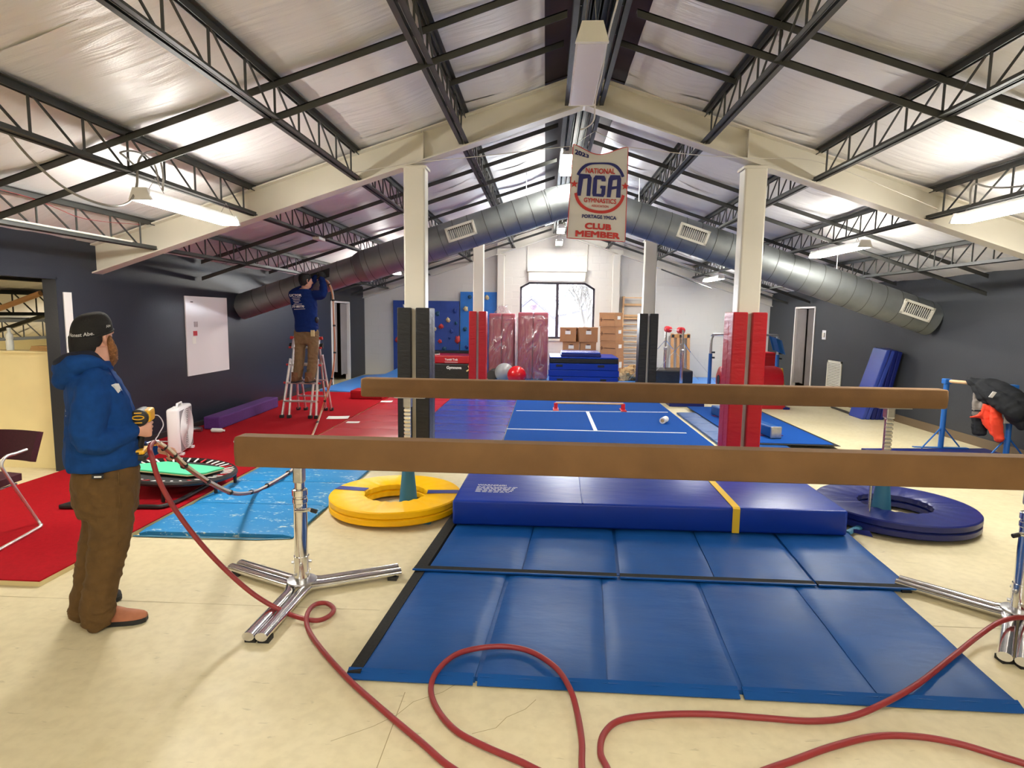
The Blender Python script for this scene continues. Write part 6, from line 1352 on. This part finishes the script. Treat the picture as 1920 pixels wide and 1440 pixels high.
bprint(554, 554, 'UCTOR', .055); bprint(559, 575, '77-80770', .05)
for i, (a, bb, y) in enumerate(((546, 561, 559), (548, 560, 562), (549, 561, 565), (551, 558, 568), (549, 564, 571), (550, 570, 580))): MB().bar(w2(a+2, y, -.128), w2(bb+2, y-1, -.134), .03, .006, (0, 0, 1)).build('back_print', 'white_print', sw)
b = MB(); ell(b, [(w2(575, 605), .155, .11), (w2(575, 620), .172, .125), (w2(575, 634), .172, .12), (w2(575, 645), .15, .10)], EX, EY, 24)
limb(b, [w2(563, 622), w2(563, 650), w2(561, 680), w2(558, 706)], [.098, .085, .075, .075]); limb(b, [w2(586, 622), w2(587, 650), w2(586, 680), w2(582, 706)], [.098, .085, .075, .075])
t2r = fuse(b, 'trousers', 'khaki', p2, .010, 4, folds(.007, 50, 4.))
q = w2(586, 625, -.128); MB().box(q.x-.028, q.x+.028, q.y-.012, q.y+.02, q.z-.05, q.z+.05).build('pocket_patch', 'foam_edge', t2r, bevel=.004); MB().ball(w2(594, 600, -.03), (.03, .05, .05), 10, 8).build('tool_pouch', 'black_rubber', t2r, smooth=True)
for px in (556, 581):
    c = w2(px, 716); hl, te = Vector((c.x, Y2m-.13, Z2)), Vector((c.x+.01, Y2m+.15, Z2)); shoe(hl, te, p2, 'boot_brown', 'black_rubber', 1.15); MB().tube([(c.x, Y2m-.06, Z2+.06), (c.x, Y2m-.055, Z2+.17)], .055, 12).build('boot_shaft', 'boot_brown', p2, smooth=True)
# ---- jackets thrown over the wooden bar
def garment(name, m, label, pieces, fold_, vox=.011):
    root = thing(name, label, 'jacket', pieces[0][0][0], group='jackets on the wooden bar'); b = MB()
    for pts, rs, ft in pieces: limb(b, pts, rs, 14, 5, ft, (0, 1, 0))
    return root, fuse(b, 'garment', m, root, vox, 3, fold_)
rt_, o = garment('black_jacket', 'jacket_black', 'black hooded jacket thrown over the top of the wooden bar', [([bp(1822, 716), bp(1845, 720), bp(1872, 730), bp(1900, 748), bp(1920, 765)], [.05, .085, .11, .12, .10], 1.), ([bp(1838, 722, .06), bp(1858, 740, .10), bp(1885, 758, .12), bp(1908, 775, .12)], [.05, .09, .11, .10], 1.), ([bp(1890, 755, .04), bp(1905, 780, .06), bp(1915, 795, .06)], [.10, .10, .07], 1.), ([bp(1830, 722), bp(1838, 740, .05), bp(1850, 752, .09)], [.05, .06, .05], 1.), ([bp(1815, 712), bp(1826, 718)], [.025, .05], 1.)], folds(.012, 34, 2.))
q0, q1 = bp(1857, 745, .225), bp(1865, 735, .225); MB().bar(q0, q1, .045, .01, (0, 1, 0)).build('sewn_label', 'paper', o)
garment('work_jacket', 'jacket_orange', 'bright orange work jacket hanging under the black jacket on the bar', [([bp(1868, 760, .07), bp(1868, 785, .10), bp(1870, 805, .10), bp(1873, 822, .09)], [.06, .075, .07, .055], .5), ([bp(1855, 765, .07), bp(1854, 790, .10), bp(1862, 812, .10)], [.06, .06, .035], .5), ([bp(1848, 760, .1), bp(1840, 778, .13), bp(1830, 781, .13), bp(1820, 782, .12)], [.03, .035, .025, .012], .6), ([bp(1842, 780, .10), bp(1850, 797, .10), bp(1862, 806, .1)], [.03, .035, .03], .5)], folds(.007, 42, 4.))
r_, o = garment('grey_jacket', 'jacket_grey', 'grey jacket sleeve with a black band hanging over the bar beside the orange one', [([bp(1829, 735, .05), bp(1830, 750, .08), bp(1832, 765, .10), bp(1832, 776, .10)], [.025, .045, .06, .058], .6), ([bp(1845, 745, .06), bp(1845, 762, .09), bp(1842, 772, .10)], [.04, .05, .045], .6)], folds(.007, 55, 7.))
MB().bar(bp(1823, 769, .13), bp(1841, 770, .13), .05, .02, (0, 0, 1)).build('black_band', 'jacket_black', o, bevel=.006)
garment('dark_vest', 'jacket_black', 'dark zipped garment hanging lowest beneath the orange jacket', [([bp(1826, 782, .06), bp(1827, 800, .07), bp(1828, 811, .07)], [.03, .045, .035], .5), ([bp(1834, 785, .06), bp(1835, 800, .07), bp(1835, 812, .07)], [.045, .05, .04], .5), ([bp(1842, 785, .05), bp(1843, 802, .06), bp(1843, 812, .06)], [.05, .055, .04], .5)], folds(.005, 40, 9.))
